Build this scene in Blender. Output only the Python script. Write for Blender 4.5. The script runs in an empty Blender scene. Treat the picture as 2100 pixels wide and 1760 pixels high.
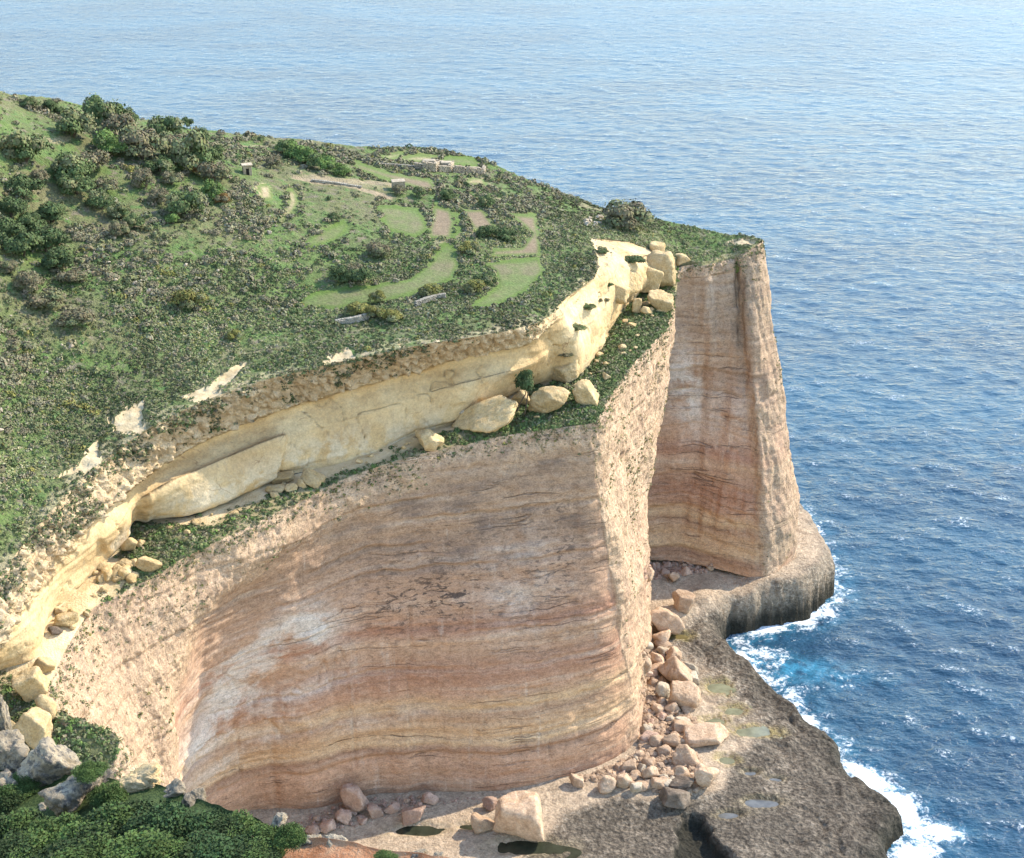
import bpy, bmesh, math, random
import numpy as np
from mathutils import Vector, Matrix, Euler
from mathutils.bvhtree import BVHTree

R = math.radians
SC = bpy.context.scene
COL = SC.collection
rng = np.random.default_rng(7)
random.seed(7)

# ------------------------------------------------------------------ camera, sky, sun, exposure
CAM = np.array([0.0, 0.0, 200.0])
PITCH = R(24.0)
FPX = 880.0 / math.tan(R(16.0))
cam = bpy.data.cameras.new('camera')
cam.sensor_fit = 'VERTICAL'
cam.sensor_height = 24.0
cam.lens = 12.0 / math.tan(R(16.0))
cam.clip_start = 0.5
cam.clip_end = 80000.0
co = bpy.data.objects.new('camera', cam)
COL.objects.link(co)
co.location = CAM
co.rotation_euler = (R(90) - PITCH, 0, 0)
SC.camera = co

SUN_AZ = R(61.0)      # from +Y towards +X
SUN_EL = R(40.0)
w = bpy.data.worlds.new('World')
SC.world = w
w.use_nodes = True
nt = w.node_tree
bg = nt.nodes['Background']
sky = nt.nodes.new('ShaderNodeTexSky')
sky.sky_type = 'NISHITA'
sky.sun_disc = False
sky.sun_elevation = SUN_EL
sky.sun_rotation = SUN_AZ
sky.altitude = 100
sky.air_density = 1.2
sky.dust_density = 0.3
sky.ozone_density = 1.0
nt.links.new(sky.outputs[0], bg.inputs[0])
bg.inputs[1].default_value = 0.15
sl = bpy.data.lights.new('sun', 'SUN')
sl.energy = 2.35
sl.angle = R(0.55)
sl.color = (1.0, 0.90, 0.74)
so = bpy.data.objects.new('sun', sl)
COL.objects.link(so)
sdir = Vector((math.sin(SUN_AZ) * math.cos(SUN_EL), math.cos(SUN_AZ) * math.cos(SUN_EL), math.sin(SUN_EL)))
so.rotation_euler = sdir.to_track_quat('Z', 'Y').to_euler()
so.location = sdir * 400
SC.view_settings.view_transform = 'Standard'
SC.view_settings.look = 'None'
SC.view_settings.exposure = 1.76
SC.view_settings.gamma = 1.0
SC.cycles.use_denoising = True
SC.cycles.denoising_prefilter = 'ACCURATE'
SC.cycles.sample_clamp_direct = 8
SC.cycles.sample_clamp_indirect = 4
SC.cycles.max_bounces = 6
SC.cycles.diffuse_bounces = 3
SC.cycles.transparent_max_bounces = 8

# ------------------------------------------------------------------ picture <-> place
def ray(px, py):
    f = np.array([0, math.cos(PITCH), -math.sin(PITCH)])
    u = np.array([0, math.sin(PITCH), math.cos(PITCH)])
    d = f * FPX + np.array([1.0, 0, 0]) * (px - 1050) + u * (880 - py)
    return d / np.linalg.norm(d)

def P(px, py, z):
    d = ray(px, py)
    return CAM + d * ((z - CAM[2]) / d[2])

def PY(px, py, Y):
    d = ray(px, py)
    return CAM + d * (Y / d[1])

def proj(V):
    V = np.asarray(V) - CAM
    yf = V[..., 1] * math.cos(PITCH) - V[..., 2] * math.sin(PITCH)
    yu = V[..., 1] * math.sin(PITCH) + V[..., 2] * math.cos(PITCH)
    return 1050 + FPX * V[..., 0] / yf, 880 - FPX * yu / yf

def inpoly(x, y, poly):
    poly = np.asarray(poly, float)
    x = np.asarray(x); y = np.asarray(y)
    ins = np.zeros(x.shape, bool)
    n = len(poly)
    j = n - 1
    for i in range(n):
        xi, yi = poly[i]; xj, yj = poly[j]
        if yi != yj:
            c = ((yi > y) != (yj > y)) & (x < (xj - xi) * (y - yi) / (yj - yi) + xi)
            ins ^= c
        j = i
    return ins

def seg_dist(x, y, poly, closed=True):
    poly = np.asarray(poly, float)
    d = np.full(np.shape(x), 1e9)
    n = len(poly)
    for i in range(n if closed else n - 1):
        a = poly[i]; b = poly[(i + 1) % n]
        ab = b - a
        L = ab @ ab + 1e-12
        t = np.clip(((x - a[0]) * ab[0] + (y - a[1]) * ab[1]) / L, 0, 1)
        d = np.minimum(d, np.hypot(x - a[0] - t * ab[0], y - a[1] - t * ab[1]))
    return d

# ------------------------------------------------------------------ noise
def _h(ix, iy, iz, s):
    n = (ix * 374761393 + iy * 668265263 + iz * 2147483647 + s * 974634777) & 0xFFFFFFFF
    n = ((n ^ (n >> 13)) * 1274126177) & 0xFFFFFFFF
    n = ((n ^ (n >> 16)) * 2246822519) & 0xFFFFFFFF
    return ((n ^ (n >> 15)) & 0xFFFFFF) / float(0xFFFFFF) * 2 - 1

def vnoise(x, y, z, s=0):
    x = np.asarray(x, float); y = np.asarray(y, float); z = np.asarray(z, float)
    x, y, z = np.broadcast_arrays(x, y, z)
    fx = np.floor(x); fy = np.floor(y); fz = np.floor(z)
    tx = x - fx; ty = y - fy; tz = z - fz
    tx = tx * tx * tx * (tx * (tx * 6 - 15) + 10); ty = ty * ty * ty * (ty * (ty * 6 - 15) + 10); tz = tz * tz * tz * (tz * (tz * 6 - 15) + 10)
    ix = fx.astype(np.int64); iy = fy.astype(np.int64); iz = fz.astype(np.int64)
    def c(a, b, d): return _h(ix + a, iy + b, iz + d, s)
    x00 = c(0,0,0) * (1 - tx) + c(1,0,0) * tx
    x10 = c(0,1,0) * (1 - tx) + c(1,1,0) * tx
    x01 = c(0,0,1) * (1 - tx) + c(1,0,1) * tx
    x11 = c(0,1,1) * (1 - tx) + c(1,1,1) * tx
    return (x00 * (1 - ty) + x10 * ty) * (1 - tz) + (x01 * (1 - ty) + x11 * ty) * tz

def fbm(x, y, z, o=4, s=0, g=0.5):
    r = 0; a = 1; t = 0; f = 1
    for i in range(o):
        r = r + a * vnoise(x * f + 17.3 * i, y * f - 9.1 * i, z * f + 4.7 * i, s + i)
        t += a; a *= g; f *= 2.03
    return r / t

def sstep(a, b, x):
    t = np.clip((x - a) / (b - a), 0, 1)
    return t * t * (3 - 2 * t)

# ------------------------------------------------------------------ mesh building
def np_mesh(name, V, F, mats, smooth=True, midx=None, attrs=None, colors=None):
    V = np.asarray(V, np.float32); F = np.asarray(F, np.int32)
    me = bpy.data.meshes.new(name)
    me.vertices.add(len(V)); me.vertices.foreach_set('co', V.ravel())
    nf, k = F.shape
    me.loops.add(nf * k); me.loops.foreach_set('vertex_index', F.ravel())
    me.polygons.add(nf)
    me.polygons.foreach_set('loop_start', np.arange(0, nf * k, k, dtype=np.int32))
    me.polygons.foreach_set('loop_total', np.full(nf, k, np.int32))
    me.polygons.foreach_set('use_smooth', np.full(nf, bool(smooth)))
    for m in (mats if isinstance(mats, (list, tuple)) else [mats]):
        me.materials.append(m)
    if midx is not None:
        me.polygons.foreach_set('material_index', np.asarray(midx, np.int32))
    for k_, a in (attrs or {}).items():
        at = me.attributes.new(k_, 'FLOAT', 'POINT')
        at.data.foreach_set('value', np.asarray(a, np.float32).ravel())
    for k_, a in (colors or {}).items():
        at = me.attributes.new(k_, 'FLOAT_COLOR', 'POINT')
        at.data.foreach_set('color', np.asarray(a, np.float32).ravel())
    me.update()
    me.validate()
    return me

def link(name, me, parent=None, loc=None, rot=None, scale=None):
    o = bpy.data.objects.new(name, me)
    COL.objects.link(o)
    if parent is not None: o.parent = parent
    if loc is not None: o.location = loc
    if rot is not None: o.rotation_euler = rot
    if scale is not None: o.scale = scale
    return o

def tag(o, label, cat, group=None, kind=None):
    o['label'] = label; o['category'] = cat
    if group: o['group'] = group
    if kind: o['kind'] = kind
    return o

def struct(o, label, cat):
    return tag(o, label, cat, kind='structure')

def grid_faces(nu, nv):
    i = np.arange(nu - 1)[:, None] * nv + np.arange(nv - 1)[None, :]
    i = i.ravel()
    return np.stack([i, i + 1, i + nv + 1, i + nv], 1)

def catmull(pts, t):
    """pts (n,...) sampled at real parameters t in [0,n-1]"""
    pts = np.asarray(pts, float)
    n = len(pts)
    i = np.clip(np.floor(t).astype(int), 0, n - 2)
    f = (t - i).reshape((-1,) + (1,) * (pts.ndim - 1))
    p0 = pts[np.clip(i - 1, 0, n - 1)]; p1 = pts[i]; p2 = pts[i + 1]; p3 = pts[np.clip(i + 2, 0, n - 1)]
    return 0.5 * (2 * p1 + (p2 - p0) * f + (2 * p0 - 5 * p1 + 4 * p2 - p3) * f ** 2 + (3 * p1 - p0 - 3 * p2 + p3) * f ** 3)

def arc_params(pts, step):
    """parameters along a polyline of stations spaced by about step metres"""
    pts = np.asarray(pts, float)
    t = np.linspace(0, len(pts) - 1, 60 * len(pts))
    c = catmull(pts, t)
    s = np.concatenate([[0], np.cumsum(np.linalg.norm(np.diff(c, axis=0), axis=1))])
    n = max(4, int(s[-1] / step))
    return np.interp(np.linspace(0, s[-1], n), s, t)

def grid_normals(G):
    du = np.gradient(G, axis=0); dv = np.gradient(G, axis=1)
    n = np.cross(du, dv)
    return n / (np.linalg.norm(n, axis=2, keepdims=True) + 1e-9)

# ------------------------------------------------------------------ shader helper
class NT:
    def __init__(s, name):
        s.m = bpy.data.materials.new(name)
        s.m.use_nodes = True
        s.t = s.m.node_tree
        s.b = s.t.nodes['Principled BSDF']
        s.out = s.t.nodes['Material Output']
        s.b.inputs['Specular IOR Level'].default_value = 0.25
    def n(s, typ, **kw):
        nd = s.t.nodes.new(typ)
        for k, v in kw.items(): setattr(nd, k, v)
        return nd
    def lk(s, a, b): s.t.links.new(a, b)
    def val(s, sock, v):
        if hasattr(v, 'links') or isinstance(v, bpy.types.NodeSocket): s.lk(v, sock)
        else: sock.default_value = v
    def pos(s):
        if not hasattr(s, '_pos'): s._pos = s.n('ShaderNodeNewGeometry')
        return s._pos.outputs['Position']
    def objc(s):
        return s.n('ShaderNodeTexCoord').outputs['Object']
    def sep(s, v):
        q = s.n('ShaderNodeSeparateXYZ'); s.lk(v, q.inputs[0]); return q.outputs
    def scale(s, v, sc):
        q = s.n('ShaderNodeVectorMath', operation='MULTIPLY'); s.lk(v, q.inputs[0]); q.inputs[1].default_value = sc; return q.outputs[0]
    def vadd(s, a, b):
        q = s.n('ShaderNodeVectorMath', operation='ADD'); s.val(q.inputs[0], a); s.val(q.inputs[1], b); return q.outputs[0]
    def noise(s, v, sc=1.0, det=4, rough=0.55, dist=0.0, out='Fac'):
        q = s.n('ShaderNodeTexNoise'); s.lk(v, q.inputs['Vector'])
        q.inputs['Scale'].default_value = sc; q.inputs['Detail'].default_value = det
        q.inputs['Roughness'].default_value = rough; q.inputs['Distortion'].default_value = dist
        return q.outputs[out]
    def voro(s, v, sc=1.0, feat='F1', out='Distance', rnd=1.0):
        q = s.n('ShaderNodeTexVoronoi', feature=feat); s.lk(v, q.inputs['Vector']); q.inputs['Scale'].default_value = sc
        q.inputs['Randomness'].default_value = rnd
        return q.outputs[out]
    def math(s, op, a, b=0.0, c=None, clamp=False):
        q = s.n('ShaderNodeMath', operation=op, use_clamp=clamp); s.val(q.inputs[0], a); s.val(q.inputs[1], b)
        if c is not None: s.val(q.inputs[2], c)
        return q.outputs[0]
    def rng(s, v, a, b, c=0.0, d=1.0, smooth=True):
        q = s.n('ShaderNodeMapRange'); q.interpolation_type = 'SMOOTHSTEP' if smooth else 'LINEAR'
        s.val(q.inputs[0], v)
        for i, x in enumerate((a, b, c, d)): s.val(q.inputs[i + 1], x)
        return q.outputs[0]
    def ramp(s, v, stops):
        q = s.n('ShaderNodeValToRGB'); s.lk(v, q.inputs[0])
        e = q.color_ramp.elements
        while len(e) > 1: e.remove(e[0])
        e[0].position = stops[0][0]; e[0].color = (*stops[0][1], 1)
        for p, c in stops[1:]:
            k = e.new(p); k.color = (*c, 1)
        return q.outputs[0]
    def mix(s, f, a, b, typ='MIX'):
        q = s.n('ShaderNodeMix', data_type='RGBA', blend_type=typ)
        s.val(q.inputs[0], f)
        for i, x in ((6, a), (7, b)):
            if isinstance(x, tuple): q.inputs[i].default_value = (*x, 1)
            else: s.lk(x, q.inputs[i])
        return q.outputs[2]
    def attr(s, name, out='Fac'):
        q = s.n('ShaderNodeAttribute', attribute_name=name); return q.outputs[out]
    def bump(s, h, dist=0.1, st=1.0, prev=None):
        q = s.n('ShaderNodeBump'); s.lk(h, q.inputs['Height']); q.inputs['Distance'].default_value = dist; q.inputs['Strength'].default_value = st
        if prev is not None: s.lk(prev, q.inputs['Normal'])
        return q.outputs[0]
    def grit(s, c, amt=.35, sc=3.0, aniso=(1, 1, 1)):
        p = s.scale(s.pos(), aniso)
        a = s.noise(p, sc, 3, .75); b = s.noise(p, sc * .28, 4, .7)
        f = s.math('ADD', s.rng(a, .25, .75, 1 - amt, 1 + amt, False), s.rng(b, .25, .75, -amt * .7, amt * .7, False))
        q = s.n('ShaderNodeHueSaturation'); s.lk(c, q.inputs['Color']); s.lk(f, q.inputs['Value'])
        return q.outputs[0]
    def done(s, col, rough=0.9, nrm=None):
        s.val(s.b.inputs['Base Color'], (*col, 1) if isinstance(col, tuple) else col)
        s.val(s.b.inputs['Roughness'], rough)
        if nrm is not None: s.lk(nrm, s.b.inputs['Normal'])
        return s.m
# ------------------------------------------------------------------ the lie of the land: stations from the near left to the far headland
# pixel of the 2100-wide photograph and height in metres:  rim of the cliff, foot of the yellow wall, lip of the yellow wall, edge of the hill
ST = [
 ((60,1760,54.0),  (-160,1700,60.0), (-190,1640,70.0), (-230,1560,76.0)),
 ((150,1665,59.5), (-140,1620,64.0), (-170,1540,74.0), (-200,1450,80.0)),
 ((216,1590,63.0), (-120,1530,67.0), (-140,1450,77.0), (-160,1370,83.0)),
 ((242,1535,65.5), (-100,1470,68.5), (-110,1400,78.5), (-120,1310,84.5)),
 ((232,1502,66.8), (-80,1435,69.3),  (-85,1370,79.0),  (-90,1270,85.5)),
 ((165,1488,68.0), (-50,1405,70.0),  (-50,1345,79.5),  (-60,1240,86.0)),
 ((112,1470,69.0), (-5,1376,70.5),   (-5,1322,80.0),   (-20,1205,86.5)),
 ((104,1400,70.0), (75,1345,71.5),   (60,1215,82.6),   (30,1140,88.6)),
 ((180,1260,72.0), (110,1262,72.3),  (105,1155,83.6),  (62,1095,89.4)),
 ((240,1222,72.5), (205,1165,73.6),  (160,1102,84.6),  (95,1060,90.6)),
 ((300,1190,73.0), (250,1120,74.2),  (230,1040,86.0),  (155,995,92.4)),
 ((400,1132,74.0), (292,1068,75.0),  (300,978,87.0),   (225,935,93.6)),
 ((500,1085,75.0), (400,1058,75.5),  (430,900,88.6),   (335,862,96.2)),
 ((600,1035,76.0), (540,995,76.5),   (580,840,90.6),   (490,796,98.0)),
 ((700,985,77.0),  (680,955,77.5),   (750,790,92.0),   (645,754,99.4)),
 ((800,950,78.0),  (770,928,78.3),   (830,766,92.8),   (760,729,100.3)),
 ((900,922,79.0),  (850,893,79.3),   (920,742,93.9),   (880,705,100.7)),
 ((1040,893,80.0), (945,865,80.3),   (1000,722,95.0),  (980,690,100.8)),
 ((1140,878,81.0), (1060,805,81.5),  (1090,702,96.0),  (1088,667,100.4)),
 ((1212,868,81.5), (1128,782,82.5),  (1128,668,97.2),  (1130,645,99.4)),
 ((1230,852,82.0), (1160,778,82.7),  (1150,648,97.8),  (1152,618,99.6)),
 ((1243,825,82.0), (1192,768,83.0),  (1163,628,98.2),  (1175,600,99.8)),
 ((1300,745,83.0), (1238,708,83.9),  (1172,612,98.6),  (1200,582,100.0)),
 ((1342,700,83.5), (1268,653,85.4),  (1230,568,99.0),  (1222,560,99.8)),
 ((1368,668,84.0), (1308,604,86.8),  (1250,540,99.0),  (1222,515,100.0)),
 ((1387,600,86.5), (1350,585,87.8),  (1275,518,98.0),  (1212,490,100.2)),
 ((1389,552,88.6), (1387,546,89.0),  (1385,532,91.5),  (1290,497,97.5)),
]
NS = len(ST)
RIM = np.array([P(*a[0]) for a in ST])
YB = np.array([P(*a[1]) for a in ST])
LIP = np.array([P(*a[2]) for a in ST])
HED = np.array([P(a[3][0], a[3][1], a[3][2] + (.3 if 12 <= i <= 17 else 0)) for i, a in enumerate(ST)])
FAR = [P(1440,540,89.3), P(1496,529,89.5), P(1510,527,89.9), P(1524,519,90.9), P(1559,498,92.2), P(1562,492,92.4) + np.array([0, 2.5, -.4]), P(1540,487,92.0) + np.array([0, 2, -1]), P(1480,478,92.0) + np.array([0, 3, -2])]
RIMX = np.vstack([RIM, FAR])

# ------------------------------------------------------------------ materials of the ground and the rock
def mat_hill():
    s = NT('hillside_ground'); p = s.pos()
    n1 = s.noise(p, 0.035, 5, 0.6); n2 = s.noise(p, 0.35, 5, 0.65); n3 = s.noise(p, 2.2, 3, 0.6)
    c = s.ramp(n1, [(0.32, (0.155, 0.142, 0.072)), (0.44, (0.125, 0.132, 0.054)), (0.54, (0.098, 0.145, 0.040)), (0.68, (0.122, 0.134, 0.056))])
    c = s.mix(s.rng(n2, 0.52, 0.68), c, (0.085, 0.150, 0.042))
    c = s.mix(s.rng(n2, 0.47, 0.33), c, (0.165, 0.140, 0.092))
    c = s.mix(s.rng(n3, 0.60, 0.74, 0, 0.7), c, (0.036, 0.050, 0.020))
    c = s.mix(s.math('MULTIPLY', s.rng(s.noise(p, 1.1, 4, 0.7), 0.70, 0.76), s.rng(n1, 0.45, 0.6)), c, (0.42, 0.38, 0.30))
    c = s.mix(s.attr('bare'), c, (0.46, 0.36, 0.225))
    c = s.mix(s.attr('dirt'), c, (0.30, 0.23, 0.145))
    c = s.grit(c, .35, 2.4)
    b = s.bump(s.math('ADD', n3, s.math('MULTIPLY', n2, 2.0)), 0.5, 0.9)
    return s.done(c, 0.95, b)

def mat_field(name, a, b_, d, sc=0.12):
    s = NT(name); p = s.pos()
    n = s.noise(p, sc, 5, 0.6); n2 = s.noise(p, 1.6, 3, 0.6)
    c = s.ramp(n, [(0.36, a), (0.50, b_), (0.64, d)])
    c = s.mix(s.rng(n2, 0.3, 0.75, 0, 0.55), c, tuple(x * 0.55 for x in b_))
    c = s.mix(s.math('MULTIPLY', s.attr('edge'), 0.85), c, (0.085, 0.135, 0.024))
    return s.done(s.grit(c, .28, 2.4), 0.95, s.bump(n2, 0.25, 0.8))

def mat_bare():
    s = NT('bare_limestone'); p = s.pos()
    n = s.noise(p, 0.5, 5, 0.6); n2 = s.noise(p, 3.0, 3, 0.6)
    c = s.ramp(n, [(0.3, (0.36, 0.265, 0.145)), (0.5, (0.47, 0.365, 0.215)), (0.7, (0.52, 0.425, 0.275))])
    c = s.mix(s.rng(n2, 0.62, 0.75, 0, 0.8), c, (0.13, 0.11, 0.06))
    return s.done(c, 0.9, s.bump(n, 0.6, 0.8))

def mat_yellow():
    s = NT('yellow_limestone'); p = s.pos()
    n = s.noise(p, 0.10, 5, 0.55); n2 = s.noise(p, 1.2, 5, 0.65)
    zst = s.noise(s.scale(p, (0.10, 0.10, 1.1)), 1.0, 4, 0.6, 0.4)
    vst = s.noise(s.scale(p, (0.9, 0.9, 0.10)), 1.0, 4, 0.6)
    c = s.ramp(n, [(0.34, (0.44, 0.30, 0.145)), (0.48, (0.52, 0.375, 0.195)), (0.62, (0.56, 0.43, 0.245))])
    c = s.mix(s.rng(zst, 0.52, 0.75, 0, 0.35), c, (0.42, 0.29, 0.15))
    pale = s.math('MULTIPLY', s.attr('pale'), s.rng(s.noise(p, 0.22, 4, 0.6, 0.8), 0.40, 0.56))
    c = s.mix(s.math('MULTIPLY', pale, 0.75), c, (0.55, 0.47, 0.34))
    c = s.mix(s.rng(vst, 0.60, 0.74, 0, 0.38), c, (0.33, 0.26, 0.18))
    # crumbling, pitted band above the lip
    pit = s.voro(s.vadd(p, s.scale(s.noise(p, 0.8, 3, out='Color'), (0.9, 0.9, 0.9))), 0.85, 'F1')
    pit2 = s.noise(p, 1.5, 5, 0.75)
    cr = s.ramp(s.noise(p, 0.25, 5, 0.65), [(0.32, (0.58, 0.415, 0.24)), (0.5, (0.68, 0.51, 0.31)), (0.66, (0.70, 0.55, 0.36))])
    cr = s.mix(s.rng(pit2, 0.60, 0.72, 0, 0.45), cr, (0.24, 0.165, 0.09))
    cr = s.mix(s.rng(s.noise(p, 0.6, 4, 0.7), 0.63, 0.70, 0, 0.8), cr, (0.10, 0.085, 0.030))
    c = s.mix(s.attr('rough'), c, cr)
    # dirty foot and hollow joints
    crk = s.voro(s.vadd(s.scale(p, (0.06, 0.06, 0.11)), s.scale(s.noise(p, 0.15, 4, out='Color'), (0.5, 0.5, 0.5))), 1.0, 'DISTANCE_TO_EDGE')
    c = s.mix(s.math('MULTIPLY', s.math('MULTIPLY', s.rng(crk, 0.008, 0.0), s.rng(s.noise(p, .12, 3, .5), .5, .6)), s.math('SUBTRACT', 0.75, s.attr('rough'), clamp=True)), c, (0.24, 0.145, 0.075))
    c = s.grit(c, .22, 2.6)
    h = s.math('ADD', s.math('MULTIPLY', n2, 0.35), s.math('MULTIPLY', s.math('ADD', pit2, s.math('MULTIPLY', pit, 0.9)), s.math('MULTIPLY', s.attr('rough'), 2.2)))
    return s.done(c, 0.92, s.bump(h, 0.8, 0.75))

def mat_cliff():
    s = NT('cliff_limestone'); p = s.pos(); xyz = s.sep(p)
    wob = s.noise(p, 0.022, 3, 0.5); wob2 = s.noise(p, 0.12, 4, 0.6)
    z = s.math('ADD', xyz[2], s.math('MULTIPLY', s.math('SUBTRACT', wob, 0.5), 7.0))
    z = s.math('ADD', z, s.math('MULTIPLY', s.math('SUBTRACT', wob2, 0.5), 2.0))
    zz = s.math('DIVIDE', z, 90.0)
    band = s.ramp(zz, [
        (0.05, (0.373, 0.213, 0.127)), (0.13, (0.445, 0.263, 0.160)), (0.16, (0.313, 0.186, 0.118)), (0.175, (0.505, 0.336, 0.194)), (0.22, (0.464, 0.294, 0.169)),
        (0.245, (0.358, 0.217, 0.131)), (0.265, (0.505, 0.336, 0.191)), (0.30, (0.404, 0.231, 0.140)), (0.345, (0.339, 0.182, 0.114)), (0.40, (0.404, 0.249, 0.156)), (0.425, (0.474, 0.308, 0.199)),
        (0.455, (0.348, 0.182, 0.114)), (0.50, (0.424, 0.263, 0.169)), (0.60, (0.379, 0.240, 0.156)), (0.66, (0.308, 0.200, 0.131)), (0.72, (0.373, 0.240, 0.148)), (0.80, (0.334, 0.227, 0.148)), (0.90, (0.384, 0.271, 0.182))])
    zv = s.n('ShaderNodeCombineXYZ'); s.lk(s.math('MULTIPLY', xyz[0], 0.018), zv.inputs[0]); s.lk(s.math('MULTIPLY', xyz[1], 0.018), zv.inputs[1]); s.lk(s.math('MULTIPLY', z, 0.75), zv.inputs[2])
    fine = s.noise(zv.outputs[0], 1.0, 7, 0.68)
    c = s.mix(s.rng(fine, 0.50, 0.70, 0, 0.42), band, (0.50, 0.38, 0.275))
    c = s.mix(s.rng(fine, 0.47, 0.32, 0, 0.36), c, (0.20, 0.125, 0.09))
    # dark bedding lines
    zl = s.n('ShaderNodeCombineXYZ'); s.lk(s.math('MULTIPLY', xyz[0], 0.012), zl.inputs[0]); s.lk(s.math('MULTIPLY', xyz[1], 0.012), zl.inputs[1]); s.lk(s.math('MULTIPLY', z, 0.20), zl.inputs[2])
    line = s.math('ABSOLUTE', s.math('SUBTRACT', s.noise(zl.outputs[0], 1.0, 3, 0.6), 0.5))
    lm = s.math('MULTIPLY', s.rng(line, 0.009, 0.0), s.rng(s.noise(p, 0.05, 5, 0.65), 0.47, 0.60))
    c = s.mix(s.math('MULTIPLY', lm, 0.6), c, (0.11, 0.072, 0.055))
    # dark weathered patches, elongated along the beds
    dk = s.noise(s.scale(p, (0.35, 0.35, 0.9)), 1.0, 6, 0.72, 0.8)
    c = s.mix(s.math('MULTIPLY', s.math('MULTIPLY', s.rng(dk, 0.525, 0.60), s.attr('speck')), 0.95), c, (0.075, 0.052, 0.042))
    c = s.mix(s.math('MULTIPLY', s.rng(s.noise(s.scale(p, (0.06, 0.06, 0.16)), 1.0, 5, 0.6), 0.46, 0.66), s.math('MULTIPLY', s.attr('dark'), 0.8)), c, (0.15, 0.105, 0.082))
    # pale washed patch and vertical runs
    run = s.noise(s.scale(p, (0.42, 0.42, 0.035)), 1.0, 5, 0.62)
    wh = s.math('MULTIPLY', s.attr('white'), s.rng(s.noise(s.scale(p, (0.09, 0.09, 0.15)), 1.0, 6, 0.65, 0.5), 0.36, 0.56))
    c = s.mix(s.math('MULTIPLY', wh, 0.85), c, (0.60, 0.54, 0.47))
    c = s.mix(s.rng(run, 0.60, 0.74, 0, 0.38), c, (0.22, 0.13, 0.085))
    c = s.mix(s.rng(run, 0.40, 0.27, 0, 0.36), c, (0.56, 0.46, 0.37))
    # crumbling, pitted parts
    pit = s.noise(s.scale(p, (1.15, 1.15, 0.42)), 0.9, 7, 0.72, 0.5)
    cr = s.ramp(s.noise(p, 0.12, 5, 0.6), [(0.30, (0.46, 0.31, 0.195)), (0.45, (0.57, 0.405, 0.265)), (0.58, (0.54, 0.375, 0.25)), (0.72, (0.60, 0.45, 0.31))])
    cr = s.mix(s.rng(pit, 0.57, 0.67, 0, 0.8), cr, (0.20, 0.135, 0.08))
    cr = s.mix(s.math('MULTIPLY', s.rng(s.noise(p, 0.55, 5, 0.75), 0.585, 0.66), 0.8), cr, (0.14, 0.125, 0.045))
    cr = s.mix(s.rng(fine, 0.48, 0.36, 0, 0.45), cr, (0.27, 0.17, 0.11))
    cr = s.mix(s.rng(run, 0.58, 0.70, 0, 0.35), cr, (0.33, 0.225, 0.15))
    c = s.mix(s.attr('rough'), c, cr)
    c = s.mix(s.attr('grey'), c, s.mix(0.5, c, (0.20, 0.16, 0.12)))
    c = s.grit(c, .42, 2.6, (1, 1, 1.7))
    h = s.math('ADD', s.math('MULTIPLY', fine, 0.55), s.math('MULTIPLY', pit, s.math('ADD', 0.25, s.math('MULTIPLY', s.attr('rough'), 1.5))))
    h = s.math('SUBTRACT', h, s.math('MULTIPLY', lm, 0.5))
    h = s.math('ADD', h, s.math('MULTIPLY', run, 0.3))
    return s.done(c, 0.93, s.bump(h, 0.9, 0.8))

def mat_terrace():
    s = NT('terrace_ground'); p = s.pos()
    n = s.noise(p, 0.3, 5, 0.6); n2 = s.noise(p, 2.5, 3, 0.6)
    c = s.ramp(n, [(0.32, (0.44, 0.32, 0.17)), (0.5, (0.56, 0.43, 0.25)), (0.68, (0.60, 0.48, 0.31))])
    c = s.mix(s.rng(n2, 0.58, 0.72, 0, 0.5), c, (0.30, 0.215, 0.12))
    gr = s.mix(s.rng(n2, 0.4, 0.65), (0.050, 0.066, 0.026), (0.085, 0.10, 0.036))
    c = s.mix(s.attr('veg'), c, gr)
    return s.done(c, 0.95, s.bump(s.math('ADD', n, n2), 0.35, 0.8))

def mat_platform():
    s = NT('shore_rock'); p = s.pos(); z = s.sep(p)[2]
    n = s.noise(p, 0.13, 5, 0.6); n2 = s.noise(p, 0.9, 6, 0.72); n3 = s.voro(s.vadd(p, s.scale(s.noise(p, 1.2, 3, out='Color'), (0.6, 0.6, 0.6))), 1.15, 'F1')
    dry = s.ramp(n, [(0.32, (0.34, 0.255, 0.175)), (0.5, (0.45, 0.345, 0.24)), (0.68, (0.40, 0.305, 0.21))])
    dry = s.mix(s.rng(n2, 0.55, 0.68, 0, 0.6), dry, (0.19, 0.14, 0.095))
    wet = s.ramp(n2, [(0.34, (0.045, 0.036, 0.027)), (0.48, (0.16, 0.128, 0.094)), (0.62, (0.34, 0.28, 0.21))])
    wt = s.math('ADD', s.attr('wet'), s.math('MULTIPLY', s.math('SUBTRACT', n, 0.5), 1.1))
    wm = s.rng(s.math('ADD', wt, s.math('MULTIPLY', s.math('SUBTRACT', n2, .5), .9)), 0.15, 0.85)
    c = s.mix(wm, dry, wet)
    c = s.mix(s.rng(wt, .72, 1.05, 0, .6), c, (.045, .036, .026))
    alg = s.math('MULTIPLY', s.attr('pool'), s.rng(n2, 0.35, 0.6))
    c = s.mix(s.math('MULTIPLY', alg, 0.8), c, (0.27, 0.21, 0.075))
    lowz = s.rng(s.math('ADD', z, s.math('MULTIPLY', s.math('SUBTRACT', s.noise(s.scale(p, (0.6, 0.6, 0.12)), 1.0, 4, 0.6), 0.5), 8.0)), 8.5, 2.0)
    c = s.mix(s.math('MULTIPLY', lowz, s.attr('side')), c, (0.030, 0.027, 0.018))  # black wet band low down; also paints the shade of undercut and inlet
    c = s.grit(c, .45, 2.2)
    h = s.math('ADD', n2, s.math('MULTIPLY', n3, s.math('ADD', 0.15, s.math('MULTIPLY', wm, .5))))
    return s.done(c, 0.85, s.bump(h, 0.9, 0.9))

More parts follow.
